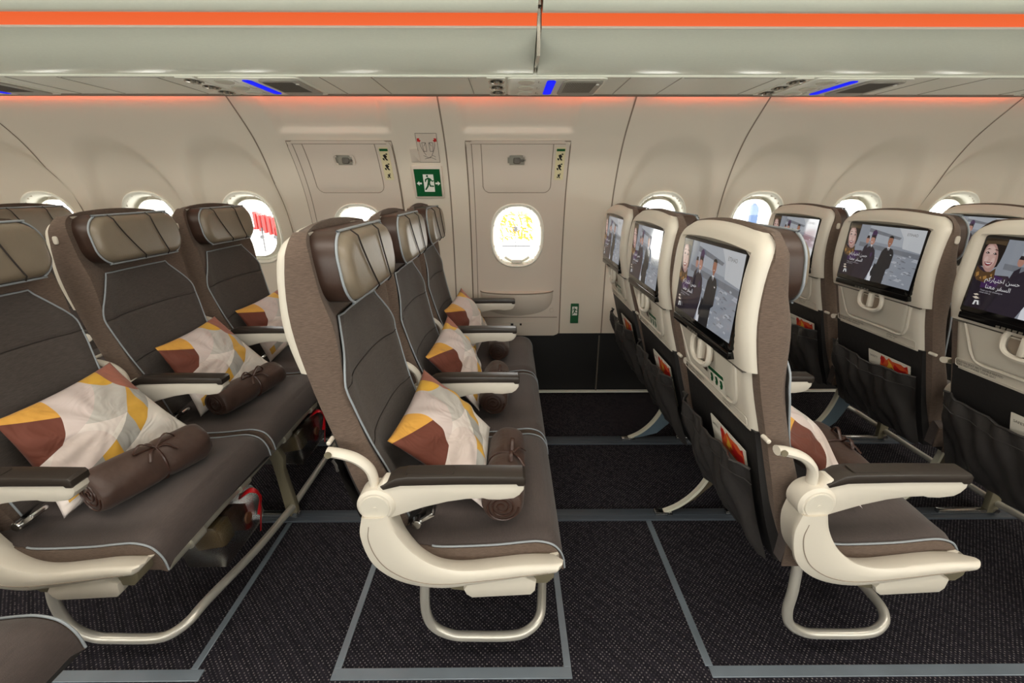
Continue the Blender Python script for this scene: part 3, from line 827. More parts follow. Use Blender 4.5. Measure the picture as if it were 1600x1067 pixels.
def armrest(parent, y, aisle=False, tilt=0):
    M = Matrix.Translation((-.28, y, .567)) @ Matrix.Rotation(tilt, 4, 'Y') @ Matrix.Translation((.28, 0, -.567))
    g = MB()
    body = smooth2([(.031, .620), (.030, .604), (.012, .584), (-.02, .578), (-.06, .581), (-.13, .574), (-.19, .560), (-.245, .540), (-.275, .530), (-.30, .55), (-.29, .58), (-.262, .605)], 3)
    body = [(.031, .620), (.031, .603), (.022, .590), (.010, .5815), (-.020, .5775), (-.045, .5785), (-.055, .5815), (-.09, .5800), (-.13, .5735), (-.18, .560), (-.225, .5435), (-.26, .530), (-.30, .55), (-.29, .59), (-.262, .624)]
    g.prism(body, -.019, .019, 'y', .005, M=M); o = g.build('armrest', 'arm', parent, ang=30)
    g = MB()
    cap = [(.0335, .619), (.0335, .632), (.028, .638), (-.10, .640), (-.21, .639), (-.235, .635), (-.268, .614), (-.262, .606), (-.225, .616), (-.10, .6185), (.014, .6185), (.018, .614), (.030, .614)]
    g.prism(cap, -.0225, .0225, 'y', .004, M=M); c = g.build('arm_cap', 'cap', o, ang=30)
    if aisle:
        g = MB(); g.prism(rrect(-.215, -.115, -.015, .015, .006), .6390, .6412, 'z', 0, M=M); g.build('cap_button', 'cap', c)
    g = MB(); g.cyl((-.28, y, .567), 'y', .040, .027, 36, .006); h = g.build('hub', 'arm', o)
    g = MB(); g.cyl((-.28, y - .0275, .567), 'y', .030, .002, 32, .001); g.cyl((-.28, y - .0295, .567), 'y', .004, .001, 12); g.build('hub_disc', 'shell_dim', h)
    return o
def side_panel(parent):
    y0 = -.033
    Bp = [(-.312, .545), (-.3205, .496), (-.306, .430), (-.273, .388), (-.222, .361), (-.152, .350), (-.080, .360), (.005, .376), (.102, .394)]
    Tp = [(-.256, .548), (-.242, .504), (-.215, .459), (-.183, .428), (-.149, .409), (-.104, .400), (-.037, .404), (.034, .412), (.110, .416)]
    Ip = [(-.251, .520), (-.238, .474), (-.212, .427), (-.178, .394), (-.143, .379), (-.098, .376), (-.031, .384), (.036, .393), (.095, .393)]
    rings = []
    def c3(T_): return cr([Vector((a_, 0, b_)) for a_, b_ in T_], 5)
    for i_, (b_, t_, n_) in enumerate(zip(c3(Bp), c3(Tp), c3(Ip))):
        d_ = (t_ - b_)
        def at(f, yy): q_ = b_ + d_ * f; return (q_.x, yy, q_.z)
        ii = (n_.x, .022, n_.z + .003); ib = (n_.x - .0, .034, n_.z - .010); bi = b_ + d_ * .12
        rings.append([at(.10, y0 + .022), at(.02, y0 + .010), at(.03, y0 + .003), at(.12, y0), at(.30, y0 - .002), at(.60, y0 - .003), at(.85, y0 - .001), at(.97, y0 + .004), (t_.x * .85 + n_.x * .15, y0 + .010, t_.z * .85 + n_.z * .15 + .002),
                      ii, ib, (bi.x, .034, bi.z)])
    e_ = rings[-1]; rings.append([(x + .008, y * .8 + .001, z * .85 + .408 * .15) for x, y, z in e_]); rings.append([(x + .011, y * .45 + .001, z * .5 + .406 * .5) for x, y, z in e_])
    g = MB(); g.loft(rings); o = g.build('side_panel', 'arm', parent, ang=42)
    g = MB(); g.tube([(-.296, y0 - .002, .525), (-.300, y0 - .002, .49), (-.288, y0 - .0022, .445), (-.262, y0 - .0025, .408), (-.215, y0 - .0025, .379), (-.152, y0 - .0025, .368), (-.05, y0 - .0025, .378), (.085, y0 - .0022, .398)], .0009, 6, sub=6)
    
    g.build('panel_crease', 'seam', o)
    g = MB(); g.prism([(-.090, .366), (-.104, .345), (-.098, .330), (-.085, .320), (.048, .328), (.058, .340), (.060, .366), (.03, .382)], -.030, .004, 'y', .005); g.build('lower_cover', 'arm', o)
    g = MB(); g.prism([(.05, .395), (.102, .395), (.100, .368), (.085, .352), (.06, .352)], -.02, .03, 'y', .003); g.build('end_bracket', 'olive', o)
    g = MB(); g.prism([(-.16, .358), (-.08, .365), (-.095, .330), (-.13, .335)], -.02, .03, 'y', .003); g.build('end_bracket', 'olive', o)
    return o
def bracket(parent, y):
    g = MB(); g.tube([(-.375, y, .684), (-.350, y, .680), (-.318, y, .668), (-.294, y, .645), (-.286, y, .615), (-.287, y, .565)], .0140, 12, sub=6, flat=.7)
    o = g.build('recline_bracket', 'arm', parent)
    g = MB(); g.cyl((-.368, y - .0155, .686), 'y', .007, .002, 16); g.build('bolt', 'olive', o)
    g = MB(); g.cyl((-.380, y + .034, .690), 'y', .005, .014, 14, .002); g.build('hinge_pin', 'shell', o)
    return o
def belt(parent, y):
    g = MB(); g.tube([(-.27, y, .40), (-.235, y + .003, .452), (-.21, y + .008, .475)], .019, 8, sub=4, flat=.08)
    o = g.build('seat_belt', 'black', parent)
    g = MB(); M = Matrix.Translation((-.200, y - .006, .462)) @ Matrix.Rotation(R(-35), 4, 'Y')
    g.box(-.028, .028, -.022, .022, -.006, .006, .004, 2, M); g.cyl((-.218, y - .02, .452), 'y', .012, .014, 16, .002)
    g.build('buckle', 'steel', o)
    return o

# --- seat-back side
def sx_(z): return interp(XS, z)
def make_shell(parent, exit_row):
    # upper shell holds the screen; lower shell holds the table
    def slab(z0, z1, W, top_r, lift, nz=26, taper=0):
        g = MB(); N = 16
        def Wz(z):
            w_ = W - taper * (z1 - z) / (z1 - z0)
            if top_r and z > z1 - top_r:
                t = (z - (z1 - top_r)) / top_r; w_ -= top_r * .9 * (1 - math.sqrt(max(0, 1 - t * t)))
            return w_
        rings = []
        for i in range(nz + 1):
            t = i / nz; z = z0 + (z1 - z0) * (1 - (1 - t) ** 1.4) ; w_ = Wz(z)
            xo = sx_(z) - lift; xi = interp(XB, z) + .002
            e2 = sstep(z1 - .02, z1, z) if top_r else 0
            xo = xo + (xi - xo) * .45 * e2
            ring = [(xo + .030, YC - w_, z), (xo + .020, YC - w_ - .001, z), (xo + .008, YC - w_ + .004, z), (xo + .001, YC - w_ + .018, z), (xo, YC - w_ + .034, z)]
            for k in range(1, N):
                yy = (2 * w_ - .068) * (k / N - .5); xs = xo
                if top_r and abs(yy) < .168 and z < 1.084: xs = max(xo, -.449 + .06 * (z - .868) + .004)
                ring.append((xs, YC + yy, z))
            ring += [(xo, YC + w_ - .034, z), (xo + .001, YC + w_ - .018, z), (xo + .008, YC + w_ - .004, z), (xo + .020, YC + w_ + .001, z), (xo + .030, YC + w_, z)]
            if top_r: ring = [(x, y, zq - .020 * sstep(1.02, 1.13, zq) * abs((y - YC) / HW) ** 2) for x, y, zq in ring]
            rings.append(ring)
        g.loft(rings); return g
    o = slab(.838, 1.128, .217, .05, .004, taper=0).build('back_shell', 'shell', parent, ang=45)
    lo = slab(.684, .834, .200, 0, -.002, 12).build('lower_shell', 'shell', parent, ang=45)
    # screen
    zc = .972; S0 = Vector((sx_(.97) - .006, YC, .868)); up = Vector((sx_(1.085) - sx_(.87), 0, 1.085 - .87)).normalized()
    up = Vector((.06, 0, 1)).normalized()
    H, W2 = .214, .170
    base = Vector((-.4500, YC, .868)); nrm = Vector((-1, 0, .06)).normalized()
    def sp(a, b, off=0):  # a 0..1 left to right as the passenger sees it, b 0..1 up
        p = base + up * (b * H) + Vector((0, (0.5 - a) * 2 * W2, 0)) + nrm * off
        return tuple(p)
    g = MB(); rr = [(a, b) for a, b in rrect(0, 1, 0, 1, .04, 4)]
    f_ = [sp(a, b, .002) for a, b in rr]; k_ = [sp(a, b, -.022) for a, b in rr]
    f2 = [sp(.5 + (a - .5) * .992, .5 + (b - .5) * .985, .003) for a, b in rr]
    g.loft([k_, f_, f2]); sc = g.build('screen', 'blackgloss', o)
    g = MB(); g.prism([(0, 0)] * 0 or rrect(YC - .168, YC + .168, .850, .869, .004), -.4535, -.435, 'x', .0015); bb = g.build('screen_lower_bar', 'blackgloss', o)
    g = MB()
    for k in range(5): g.box(-.4542, -.453, YC - .004 + k * .014, YC + .006 + k * .014, .851, .857)
    g.build('port', 'inkgrey', bb)
    def q(a, b, off): # display area within bezel
        return sp(.022 + a * .956, .085 + b * .88, .0034 + off)
    display(sc, q)
    # table
    g = MB(); tz0, tz1 = .722, .834
    def tf(u, v):
        z = tz0 + v * (tz1 - tz0); W3 = .132 + .030 * v ** .8
        y = (u - .5) * 2 * W3
        e = min(min(u, 1 - u) * 2 * W3, (z - tz0)) if v < 1 else min(u, 1 - u) * 2 * W3
        return (sx_(z) + .004 - .0085 * sstep(0, .010, e), YC + y, z)
    g.grid(40, 30, tf); tb = g.build('tray_table', 'shell_dim', parent, ang=60)
    g = MB(); 
    P = [tf(0, 1), tf(0, .6), tf(0, .22), tf(.06, .0), tf(.3, 0), tf(.5, 0), tf(.7, 0), tf(.94, 0), tf(1, .22), tf(1, .6), tf(1, 1)]
    g.tube([(x - .004, y, z) for x, y, z in P], .005, 8, sub=5); g.build('table_rim', 'shell', tb)
    g = MB(); g.box(-.4335, -.425, YC - .198, YC + .198, .8325, .8365); g.build('shadow_gap', 'inkgrey', parent)
    # latch ring
    g = MB(); cz, yl = .820, YC - .008
    pts = [(yl + a, cz + b) for a, b in selipse(0, 0, .051, .036, 32, 2.6)]
    g.tube([(sx_(cz) - .016, a, b) for a, b in pts], .0072, 8, closed=True, sub=1); la = g.build('table_latch', 'shell', parent)
    g = MB(); g.prism(selipse(yl, cz, .046, .031, 28, 2.6), -.4335, -.420, 'x'); g.build('latch_recess', 'seam', la)  # shade inside the ring is put into this darker fill colour
    g = MB(); g.box(-.4500, -.432, yl - .0075, yl + .0075, cz - .027, cz + .025, .004); g.build('latch_knob', 'shell', la)
    # small print at the foot of the shell
    g = MB()
    def ln(y, z): return (sx_(z) - .0006, y, z)
    for i, (a, txt) in enumerate((( .185, 'FASTEN SEAT BELT WHILE SEATED'), (.185, 'LIFE VEST UNDER YOUR SEAT'))):
        vs, fs = text_mesh(txt, .0085, lambda p, r, i=i: ln(YC + .182 - p, .708 - .0085 * i + r - .003), None, None); g.add(vs, fs)
    for i, txt in enumerate(('\uFEE2\uFEDC\uFEE3\uFE8E\uFEB0\uFEA3 \uFEF5\u0627\uFEEE\uFE91\uFEAD\u0627', '\uFEE2\uFEDB\uFEAA\uFECC\uFED8\uFEE3 \uFEA4\uFE97')):
        try:
            vs, fs = text_mesh(txt, .0085, lambda p, r, i=i: ln(YC - .06 - p, .708 - .0085 * i + r - .003), None, None); g.add(vs, fs)
        except Exception: pass
    g.build('notice_lettering', 'inkgrey', lo, flatshade=True, recalc=False)
    g = MB(); rp = rrect(YC - .180, YC + .188, .6925, .7165, .006, 3)
    g.tube([ln(a, b) for a, b in rp], .0009, 5, closed=True, sub=0); g.build('notice_border', 'shell_dim', lo)
    if exit_row:
        def pz(y, z, off): return (sx_(z) - .0052 - off, y, z)
        def plate(mb, ya, yb, za, zb, off):
            mb.grid(2, 4, lambda u, v: pz(ya + (yb - ya) * u, za + (zb - za) * v, off))
            mb.grid(2, 4, lambda u, v: pz(ya + (yb - ya) * u, za + (zb - za) * v, off - .0006))
        g = MB(); plate(g, YC - .098, YC - .012, .728, .779, .0008); pc = g.build('exit_placard', 'card', tb)
        g = MB(); plate(g, YC - .096, YC - .014, .767, .777, .0016); g.build('placard_header', 'green', pc)
        g = MB()
        for k in range(3):
            yy = YC - .028 - k * .026
            for poly in ([(.006, .012), (-.006, .014), (-.009, .002), (-.002, -.010), (.008, -.012), (.004, .0)], [(.009, -.002), (.002, -.002), (.003, -.008), (.008, -.008)]):
                g.add([pz(yy + a, .748 + b, .0016) for a, b in poly], [tuple(range(len(poly)))])
        g.build('placard_pictograms', 'green', pc)
        g = MB()
        g.add([pz(YC + .010 + a, .768 + b, .0014) for a, b in ((.012, -.014), (.012, .004), (.004, .010), (-.004, .008), (-.010, -.004), (-.012, -.016))], [tuple(range(6))])
        g.build('smoking_mark', 'leather_dk', pc)
    return o
PIC = {}
def pm(c, s=.62):
    k = (c, s)
    if k not in PIC: PIC[k] = emat('screen_image_%d' % len(PIC), rgb(*c), s)
    return PIC[k]
def ell(cx, cy, a, b, n=20, rot=0):
    o = []
    for k in range(n):
        q = 2 * math.pi * k / n; x, y = a * math.cos(q), b * math.sin(q)
        o.append((cx + (x * math.cos(rot) - y * math.sin(rot)), cy + (x * math.sin(rot) + y * math.cos(rot))))
    return o
def display(parent, q):
    layers = []
    def A(col, *polys): layers.append((col, polys))
    A((150, 156, 166), [(0, 0), (1, 0), (1, 1), (0, 1)])
    A((176, 182, 190), [(.3, .72), (1, .66), (1, 1), (.3, 1)])
    A((205, 208, 212), [(.78, .66), (1, .62), (1, 1), (.68, 1), (.76, .84)])
    A((122, 126, 134), [(.2, .60), (1, .52), (1, .60), (.2, .68)], [(.3, .88), (.72, .80), (.74, .84), (.3, .95)])
    random.seed(3)
    sn = []
    for k in range(26):
        x, y = random.uniform(.42, .96), random.uniform(.02, .55); w_ = random.uniform(.02, .08)
        sn.append([(x, y), (min(1, x + w_), y - .01), (min(1, x + w_ * 1.2), y + .012), (x + w_ * .3, y + .022)])
    A((184, 188, 196), *sn)
    sn = []
    for k in range(16):
        x, y = random.uniform(.62, .96), random.uniform(.05, .68); w_ = random.uniform(.02, .06)
        sn.append([(x, y), (min(1, x + w_), y - .008), (min(1, x + w_), y + .006), (x + w_ * .4, y + .014)])
    A((122, 124, 132), *sn)
    A((232, 234, 240), [(.44, .0), (.50, .0), (.51, .22), (.47, .28), (.44, .16)], [(.56, 0), (.64, 0), (.66, .14), (.60, .10)])
    # left third: dark gradient behind the text, big portrait
    A((52, 38, 52), [(0, 0), (.40, 0), (.37, .30), (.26, .52), (.14, .50), (0, .62)])
    A((34, 26, 38), [(0, 0), (.34, 0), (.30, .16), (.20, .34), (0, .44)])
    A((66, 34, 84), [(.08, .30), (.20, .34), (.23, .48), (.12, .52), (.07, .44)])
    A((30, 22, 20), [(.0, .60), (.0, 1), (.17, 1), (.168, .84), (.160, .70), (.150, .62), (.13, .60)])
    A((186, 146, 136), ell(.074, .735, .060, .205, 28, .10))
    A((208, 172, 162), ell(.068, .745, .047, .165, 26, .10))
    A((220, 188, 178), ell(.062, .83, .036, .06, 20, .05), ell(.050, .70, .014, .045, 14), ell(.104, .69, .014, .045, 14))
    A((84, 68, 48), [(0, .90), (.04, .915), (.10, .925), (.165, .915), (.168, 1), (0, 1)]); A((54, 42, 30), [(0, .955), (.168, .975), (.168, 1), (0, 1)])
    A((70, 44, 38), [(.022, .832), (.042, .856), (.064, .846), (.044, .842)], [(.084, .846), (.106, .854), (.124, .826), (.106, .838)])
    A((48, 30, 28), [(.026, .788), (.044, .812), (.063, .790), (.046, .778)], [(.086, .788), (.104, .808), (.120, .784), (.104, .774)])
    A((240, 236, 234), ell(.041, .792, .003, .007, 8), ell(.099, .790, .003, .007, 8))
    A((190, 148, 138), [(.066, .712), (.074, .704), (.084, .711), (.076, .698)])
    A((132, 24, 44), [(.042, .668), (.058, .664), (.068, .668), (.076, .665), (.084, .668), (.094, .664), (.110, .670), (.100, .636), (.088, .620), (.076, .615), (.063, .620), (.052, .636)])
    A((242, 236, 232), [(.050, .658), (.076, .655), (.102, .660), (.092, .643), (.076, .637), (.060, .643)])
    A((92, 66, 40), [(0, .46), (0, .60), (.03, .555), (.07, .525), (.12, .54), (.150, .60), (.165, .46), (.10, .38), (.03, .40)])
    A((176, 130, 70), [(.01, .50), (.03, .52), (.04, .47), (.02, .44)], [(.075, .46), (.10, .48), (.11, .44), (.085, .42)], [(.125, .50), (.14, .52), (.145, .46)], [(.05, .43), (.06, .46), (.07, .42)])
    # woman with pillbox hat
    A((44, 36, 48), [(.20, 0), (.42, 0), (.46, .20), (.475, .42), (.45, .56), (.41, .62), (.36, .62), (.31, .56), (.27, .40), (.23, .20)], [(.25, .30), (.29, .60), (.33, .66), (.335, .30)])
    A((190, 140, 122), ell(.387, .735, .032, .085), ell(.315, .735, .024, .070))
    A((38, 28, 34), [(.355, .76), (.360, .83), (.40, .86), (.42, .80), (.418, .70), (.408, .78), (.37, .79)], [(.295, .76), (.30, .81), (.33, .81), (.334, .76)])
    A((70, 44, 84), [(.352, .80), (.362, .90), (.395, .93), (.424, .88), (.422, .81), (.39, .84)], [(.40, .50), (.43, .52), (.425, .44), (.405, .42)])
    A((228, 222, 224), [(.375, .655), (.40, .655), (.39, .60)], [(.365, .71), (.395, .705), (.38, .69)])
    # man in dark suit
    A((26, 27, 34), [(.50, .22), (.50, .0), (.60, .0), (.66, .0), (.665, .26), (.70, .30), (.705, .54), (.68, .62), (.63, .65), (.575, .63), (.545, .56), (.525, .36), (.50, .20)],
      [(.50, .34), (.47, .16), (.485, .08), (.51, .12), (.53, .30)])
    A((166, 112, 88), ell(.622, .755, .030, .082), [(.610, .70), (.634, .70), (.634, .64), (.612, .64)])
    A((22, 18, 20), [(.590, .775), (.593, .83), (.608, .855), (.636, .855), (.652, .83), (.655, .775), (.645, .815), (.600, .82)])
    A((236, 236, 240), [(.605, .655), (.640, .655), (.625, .56)], [(.665, .535), (.682, .53), (.68, .515), (.666, .52)], [(.612, .722), (.632, .722), (.622, .712)])
    A((16, 16, 22), [(.619, .64), (.628, .64), (.630, .57), (.624, .55), (.618, .57)])
    A((228, 214, 196), [(.055, .155), (.085, .175), (.115, .150), (.085, .135)], [(.055, .20), (.085, .215), (.10, .195), (.07, .185)])
    A((240, 240, 240), [(.075, .05), (.082, .115), (.115, .12), (.128, .06), (.112, .06), (.105, .10), (.094, .10), (.090, .05)])
    g = MB(); ms = []
    for i, (col, polys) in enumerate(layers):
        m = pm(col)
        if m not in ms: ms.append(m)
        g.cur = ms.index(m)
        for pl in polys: g.add([q(a, b, .0002 * i * .4) for a, b in pl], [tuple(range(len(pl)))])
    off = .0002 * len(layers) * .4 + .0003
    for body, size, x0, y0, col in (('ETIHAD', .066, .80, .885, (120, 116, 110)), ('\uFEE2\uFEDB\uFEAD\uFE8E\uFEF4\uFE98\uFEA7\u0627 \uFEE6\uFEB4\uFEA3', .085, .105, .41, (240, 238, 240)), ('\uFE8E\uFEE8\uFECC\uFEE3 \uFEAE\uFED4\uFEB4\uFEDF\u0627', .085, .125, .31, (240, 238, 240)),
                                     ('Thank you for choosing to', .030, .095, .265, (190, 186, 194)), ('travel with us', .030, .095, .235, (190, 186, 194))):
        m = pm(col)
        if m not in ms: ms.append(m)
        g.cur = ms.index(m)
        vs, fs = text_mesh(body, size, lambda a, b: q(x0 + a * .56, y0 + b, off), None, None)
        g.add(vs, fs)
    return g.build('display_picture', ms, parent, flatshade=True, recalc=False)

def make_pocket(parent):
    # lower back covered in dark leatherette, with a pocket standing off it
    g = MB(); rings = []
    for i in range(15):
        z = .335 + (.690 - .335) * i / 14; w_ = .205; xb = interp(XB, z)
        x = xb - .012; rings.append([(xb + .02, YC - w_, z), (x, YC - w_ + .003, z), (x, YC, z), (x, YC + w_ - .003, z), (xb + .02, YC + w_, z)])
    g.loft(rings); o = g.build('lower_back_cover', 'black', parent)
    g = MB(); random.seed(11)
    def pf(u, v):
        z = .335 + .262 * v; y = (u - .5) * 2 * .204; e = min(u, 1 - u) * 2
        bul = (.021 + .030 * math.sin(math.pi * min(1, v * .78 + .06)) * sstep(0, .35, e))
        bul += (.006 * math.sin(u * 17 + v * 6) + .004 * math.sin(u * 41 - v * 9) + .010 * sstep(.55, .1, e) * math.sin(v * 7 + u * 3)) * sstep(0, .12, e)
        zz = z - .020 * v * sstep(0, 1, e)
        return (interp(XB, zz) - .012 - bul, YC + y, zz)
    g.grid(40, 22, pf)
    g.grid(40, 3, lambda u, v: (pf(u, 1)[0] + .003 * v, pf(u, 1)[1], pf(u, 1)[2] - .004 * v))
    p = g.build('seat_pocket', 'pocket', o, ang=60)
    g = MB(); g.tube([(pf(k / 20, 1)[0], pf(k / 20, 1)[1], pf(k / 20, 1)[2]) for k in range(21)], .0035, 8, sub=1)
    g.tube([(pf(k / 20, .84)[0] - .001, pf(k / 20, .84)[1], pf(k / 20, .84)[2]) for k in range(21)], .0014, 6, sub=1)
    g.build('pocket_hem', 'pocket', p)
    return o

def make_seat(exit_row, aisle, far):
    root = empty('airline_seat', (0, 0, 0))
    make_cushion(root); make_backrest(root); make_panel(root); make_headrest(root)
    make_shell(root, exit_row); make_pocket(root)
    armrest(root, 0.0, aisle); bracket(root, .002)
    belt(root, .085)
    if far: armrest(root, .510)
    if aisle: side_panel(root)
    if not aisle:
        g = MB(); g.prism(selipse(-.402, 1.052, .007, .012, 20, 3), YC - .2265, YC - .2215, 'y', .001); g.build('coat_hook', 'shell', root)
    return root
def kids(o): return [c for c in bpy.data.objects if c.parent == o]
CH = {}
def copy_tree(o, parent=None):
    c = o.copy(); COL.objects.link(c)
    if parent: c.parent = parent
    for ch in kids(o): copy_tree(ch, c)
    return c
PROTO = {}
SEATS = {}
OFF = {-2: -1.78, -1: -.93, 0: 0, 1: .93, 2: 1.75, 3: 2.60}
A0, AW = .80, .51
def seat(row, k, label, group):
    key = (row == 1, k == 0, k == 2)
    if key not in PROTO:
        PROTO[key] = make_seat(*key); o = PROTO[key]; kk = True
    else: o = copy_tree(PROTO[key])
    o.location = (OFF[row], A0 + AW * k, 0)
    tag(o, label, 'airline seat', group); SEATS[(row, k)] = o
    return o
def recline(o, deg):
    P_ = Matrix.Translation((-.36, 0, .64)); Q = P_ @ Matrix.Rotation(R(deg), 4, 'Y') @ P_.inverted()
    for c in kids(o):
        if c.name.split('.')[0] in ('backrest', 'backrest_panel', 'headrest', 'back_shell', 'lower_shell', 'tray_table', 'table_latch', 'shadow_gap', 'coat_hook'): c.matrix_basis = Q
GS = 'economy seats along the window side'
seat(0, 0, 'middle row aisle seat nearest the camera, its white curved side panel in full view', GS)
seat(0, 1, 'middle row centre seat, between the big aisle seat and the window seat', GS)
seat(0, 2, 'middle row window seat, in front of the wall between the two exit doors', GS)
seat(-1, 0, 'left row aisle seat cut off by the left edge of the photo', GS)
seat(-1, 1, 'left row centre seat with wide headrest and a pillow, left of the middle row', GS)
seat(-1, 2, 'left row window seat, headrest in front of the round window with red outside', GS)
seat(-2, 2, 'window seat at far left edge, only its headrest top showing behind the left row', GS)
seat(1, 0, 'large seat seen from behind at right of centre, screen facing left, full side panel', GS)
seat(1, 1, 'seat back with bluish screen just behind the large right aisle seat', GS)
seat(1, 2, 'farthest narrow seat back of the first right row, beside the exit door wall', GS)
seat(2, 0, 'seat back cut off by the right edge, its screen showing a smiling face', GS)
seat(2, 1, 'seat back at right with whole screen, oval table latch and notice, second right row', GS)
seat(2, 2, 'window seat back partly hidden behind the large right seat, small screen visible', GS)
seat(3, 2, 'seat back in the far right corner with pale reflecting screen, third right row', GS)

for (r_, k_), o_ in SEATS.items():
    if r_ >= 1: recline(o_, -1.6)
# camera-side seat, only its cushion corner is in view
s0 = empty('airline_seat', (-.955, .515, .03), 'seat across the aisle, only a rounded cushion corner at the bottom left', 'airline seat', GS)
for ch in kids(SEATS[(0, 1)]):
    if ch.name.split('.')[0] in ('seat_cushion', 'backrest', 'backrest_panel', 'headrest'):
        c = copy_tree(ch, s0)
s0.location = (-.905, .095, .055)

# ------------------------------------------------------------------ row frames
def frame(row, label, y0=.80, y1=2.33):
    o = empty('seat_row_frame', (OFF[row], 0, 0), label, 'seat frame', 'metal frames under the seat rows')
    g = MB(); g.tube([(.104, y0 + .05, .338), (.104, y1, .338)], .0135, 14, sub=0)
    for yy in (y0 + .12, y0 + .34, y0 + .62, y0 + .85, y0 + 1.15): g.tube([(.108, yy, .338), (.108, yy + .05, .338)], .0165, 14, sub=0)
    g.build('front_beam', 'chrome', o)
    g = MB(); g.tube([(-.15, y0 + .03, .335), (-.15, y1, .335)], .018, 14, sub=0); g.build('rear_beam', 'chrome', o)
    g = MB(); g.box(-.26, .08, y0 + .04, y1 - .02, .338, .352, .004); g.build('seat_pan', 'black', o)
    g = MB(); ys = .862
    g.tube([(-.205, ys + .02, .345), (-.213, ys, .24), (-.213, ys, .165), (-.195, ys, .118), (-.150, ys, .090), (-.10, ys, .085), (.0, ys, .085), (.045, ys + .005, .095), (.078, ys + .03, .11), (.090, ys + .09, .115), (.105, ys + .30, .085), (.112, 1.40, .06)], .0125, 12, sub=6)
    g.tube([(.112, 1.40, .06), (.112, 1.95, .06), (.10, 2.1, .07), (.06, 2.14, .09)], .0115, 12, sub=5)
    g.build('baggage_bar', 'bar', o)
    for yy in (1.413, 1.95):
        g = MB(); g.prism([(.02, .335), (.085, .335), (.112, .27), (.105, .22), (.125, .06), (.125, .015), (.085, .015), (.072, .20), (.065, .26)], yy - .012, yy + .012, 'y', .003); g.build('front_leg', 'olive', o)
        g = MB(); arc = [(-.362, .018), (-.33, .030), (-.285, .055), (-.240, .098), (-.205, .152), (-.180, .22), (-.165, .30), (-.16, .335)]
        A_ = smooth2(arc, 4, False); inner = [(x + .010, z - .004) for x, z in A_][::-1]
        g.prism(A_ + inner, yy - .010, yy + .010, 'y'); lg = g.build('rear_leg', 'legwhite', o)
        blade = [(x + .011, z - .006) for x, z in A_[3:]] + ([(-.11, .335), (-.13, .24), (-.165, .15), (-.225, .082), (-.28, .040)] if yy < 1.6 else [(-.07, .335), (-.09, .22), (-.14, .11), (-.20, .05), (-.27, .030)])
        g = MB(); g.prism(blade, yy - .006, yy + .006, 'y'); g.build('leg_blade', 'legdark' if yy < 1.6 else 'leggrey', lg)
        g = MB(); g.box(-.372, -.325, yy - .014, yy + .014, .010, .026, .003); g.cyl((-.315, yy - .014, .022), 'y', .008, .004, 12); g.build('rear_foot', 'steel', o)
        g = MB(); g.box(-.10, .130, yy - .011, yy + .011, .012, .028, .004); g.cyl((.118, yy - .013, .024), 'y', .011, .004, 16); g.build('foot_bar', 'steel', o)
    return o
frame(0, 'metal frame and looped bar under the middle row'); frame(-1, 'metal frame with long chrome tube and looped bar under the left row')
frame(1, 'metal frame with curved cream legs and looped bar under the first right row'); frame(2, 'metal frame with curved legs under the second right row', )

# ------------------------------------------------------------------ pillows
def pillow_mesh(c, seed, thick=.062):
    LN, LF, UF, UN = [Vector(p) for p in c]; N = 64; rnd = random.Random(seed)
    ph = [rnd.uniform(0, 6) for _ in range(6)]
    nrm = ((LF - LN).cross(UN - LN)).normalized()
    if nrm.x < 0: nrm = -nrm
    vs = []; fs = []; cols = []
    for side in (1, -1):
        k0 = len(vs)
        for j in range(N + 1):
            for i in range(N + 1):
                s, t = i / N, j / N
                # edges pull inwards between the corners
                pin = .07
                ss = .5 + (s - .5) * (1 - pin * math.sin(math.pi * t) ** .8); tt = .5 + (t - .5) * (1 - pin * math.sin(math.pi * s) ** .8)
                p = LN * (1 - ss) * (1 - tt) + LF * ss * (1 - tt) + UF * ss * tt + UN * (1 - ss) * tt
                h = (max(0, math.sin(math.pi * s)) ** .55) * (max(0, math.sin(math.pi * t)) ** .55)
                ed = min(s, 1 - s, t, 1 - t)
                wr = .0045 * math.sin(9 * s + 5 * t + ph[0]) * math.sin(6 * t - 4 * s + ph[1]) + .0035 * math.sin(math.atan2(t - .5, s - .5) * 11 + ph[2]) * sstep(.5, .05, ed)
                hh = thick * h + wr * sstep(0, .12, ed)
                vs.append(p + nrm * hh * side * (1 if side > 0 else .7))
        for j in range(N):
            for i in range(N):
                a = k0 + j * (N + 1) + i; q = (a, a + 1, a + N + 2, a + N + 1)
                fs.append(q if side > 0 else q[::-1])
                o2 = 0 if side > 0 else 2
                for (di, dj) in ((0, 0), (1, 0), (1, 1), (0, 1)) if side > 0 else ((0, 1), (1, 1), (1, 0), (0, 0)): cols += [(i + di) / N + o2, (j + dj) / N]
    me = bpy.data.meshes.new('cushion_pillow'); me.from_pydata([v[:] for v in vs], [], fs)
    uvl = me.uv_layers.new(name='UVMap'); uvl.data.foreach_set('uv', cols)
    b = bmesh.new(); b.from_mesh(me); bmesh.ops.remove_doubles(b, verts=b.verts[:], dist=.0005); b.to_mesh(me); b.free()
    me.materials.append(MT['pillow']); me.shade_smooth(); me.update(); return me
PC = {'a': [(-.058, .105, .450), (-.058, .42, .500), (-.262, .475, .672), (-.285, .115, .640)],
      'b': [(-.105, .11, .450), (-.120, .43, .500), (-.250, .455, .705), (-.285, .115, .655)],
      'c': [(-.150, .095, .440), (-.055, .43, .500), (-.278, .470, .700), (-.272, .13, .685)],
      'd': [(-.165, .10, .440), (-.105, .42, .500), (-.245, .450, .712), (-.290, .12, .680)]}
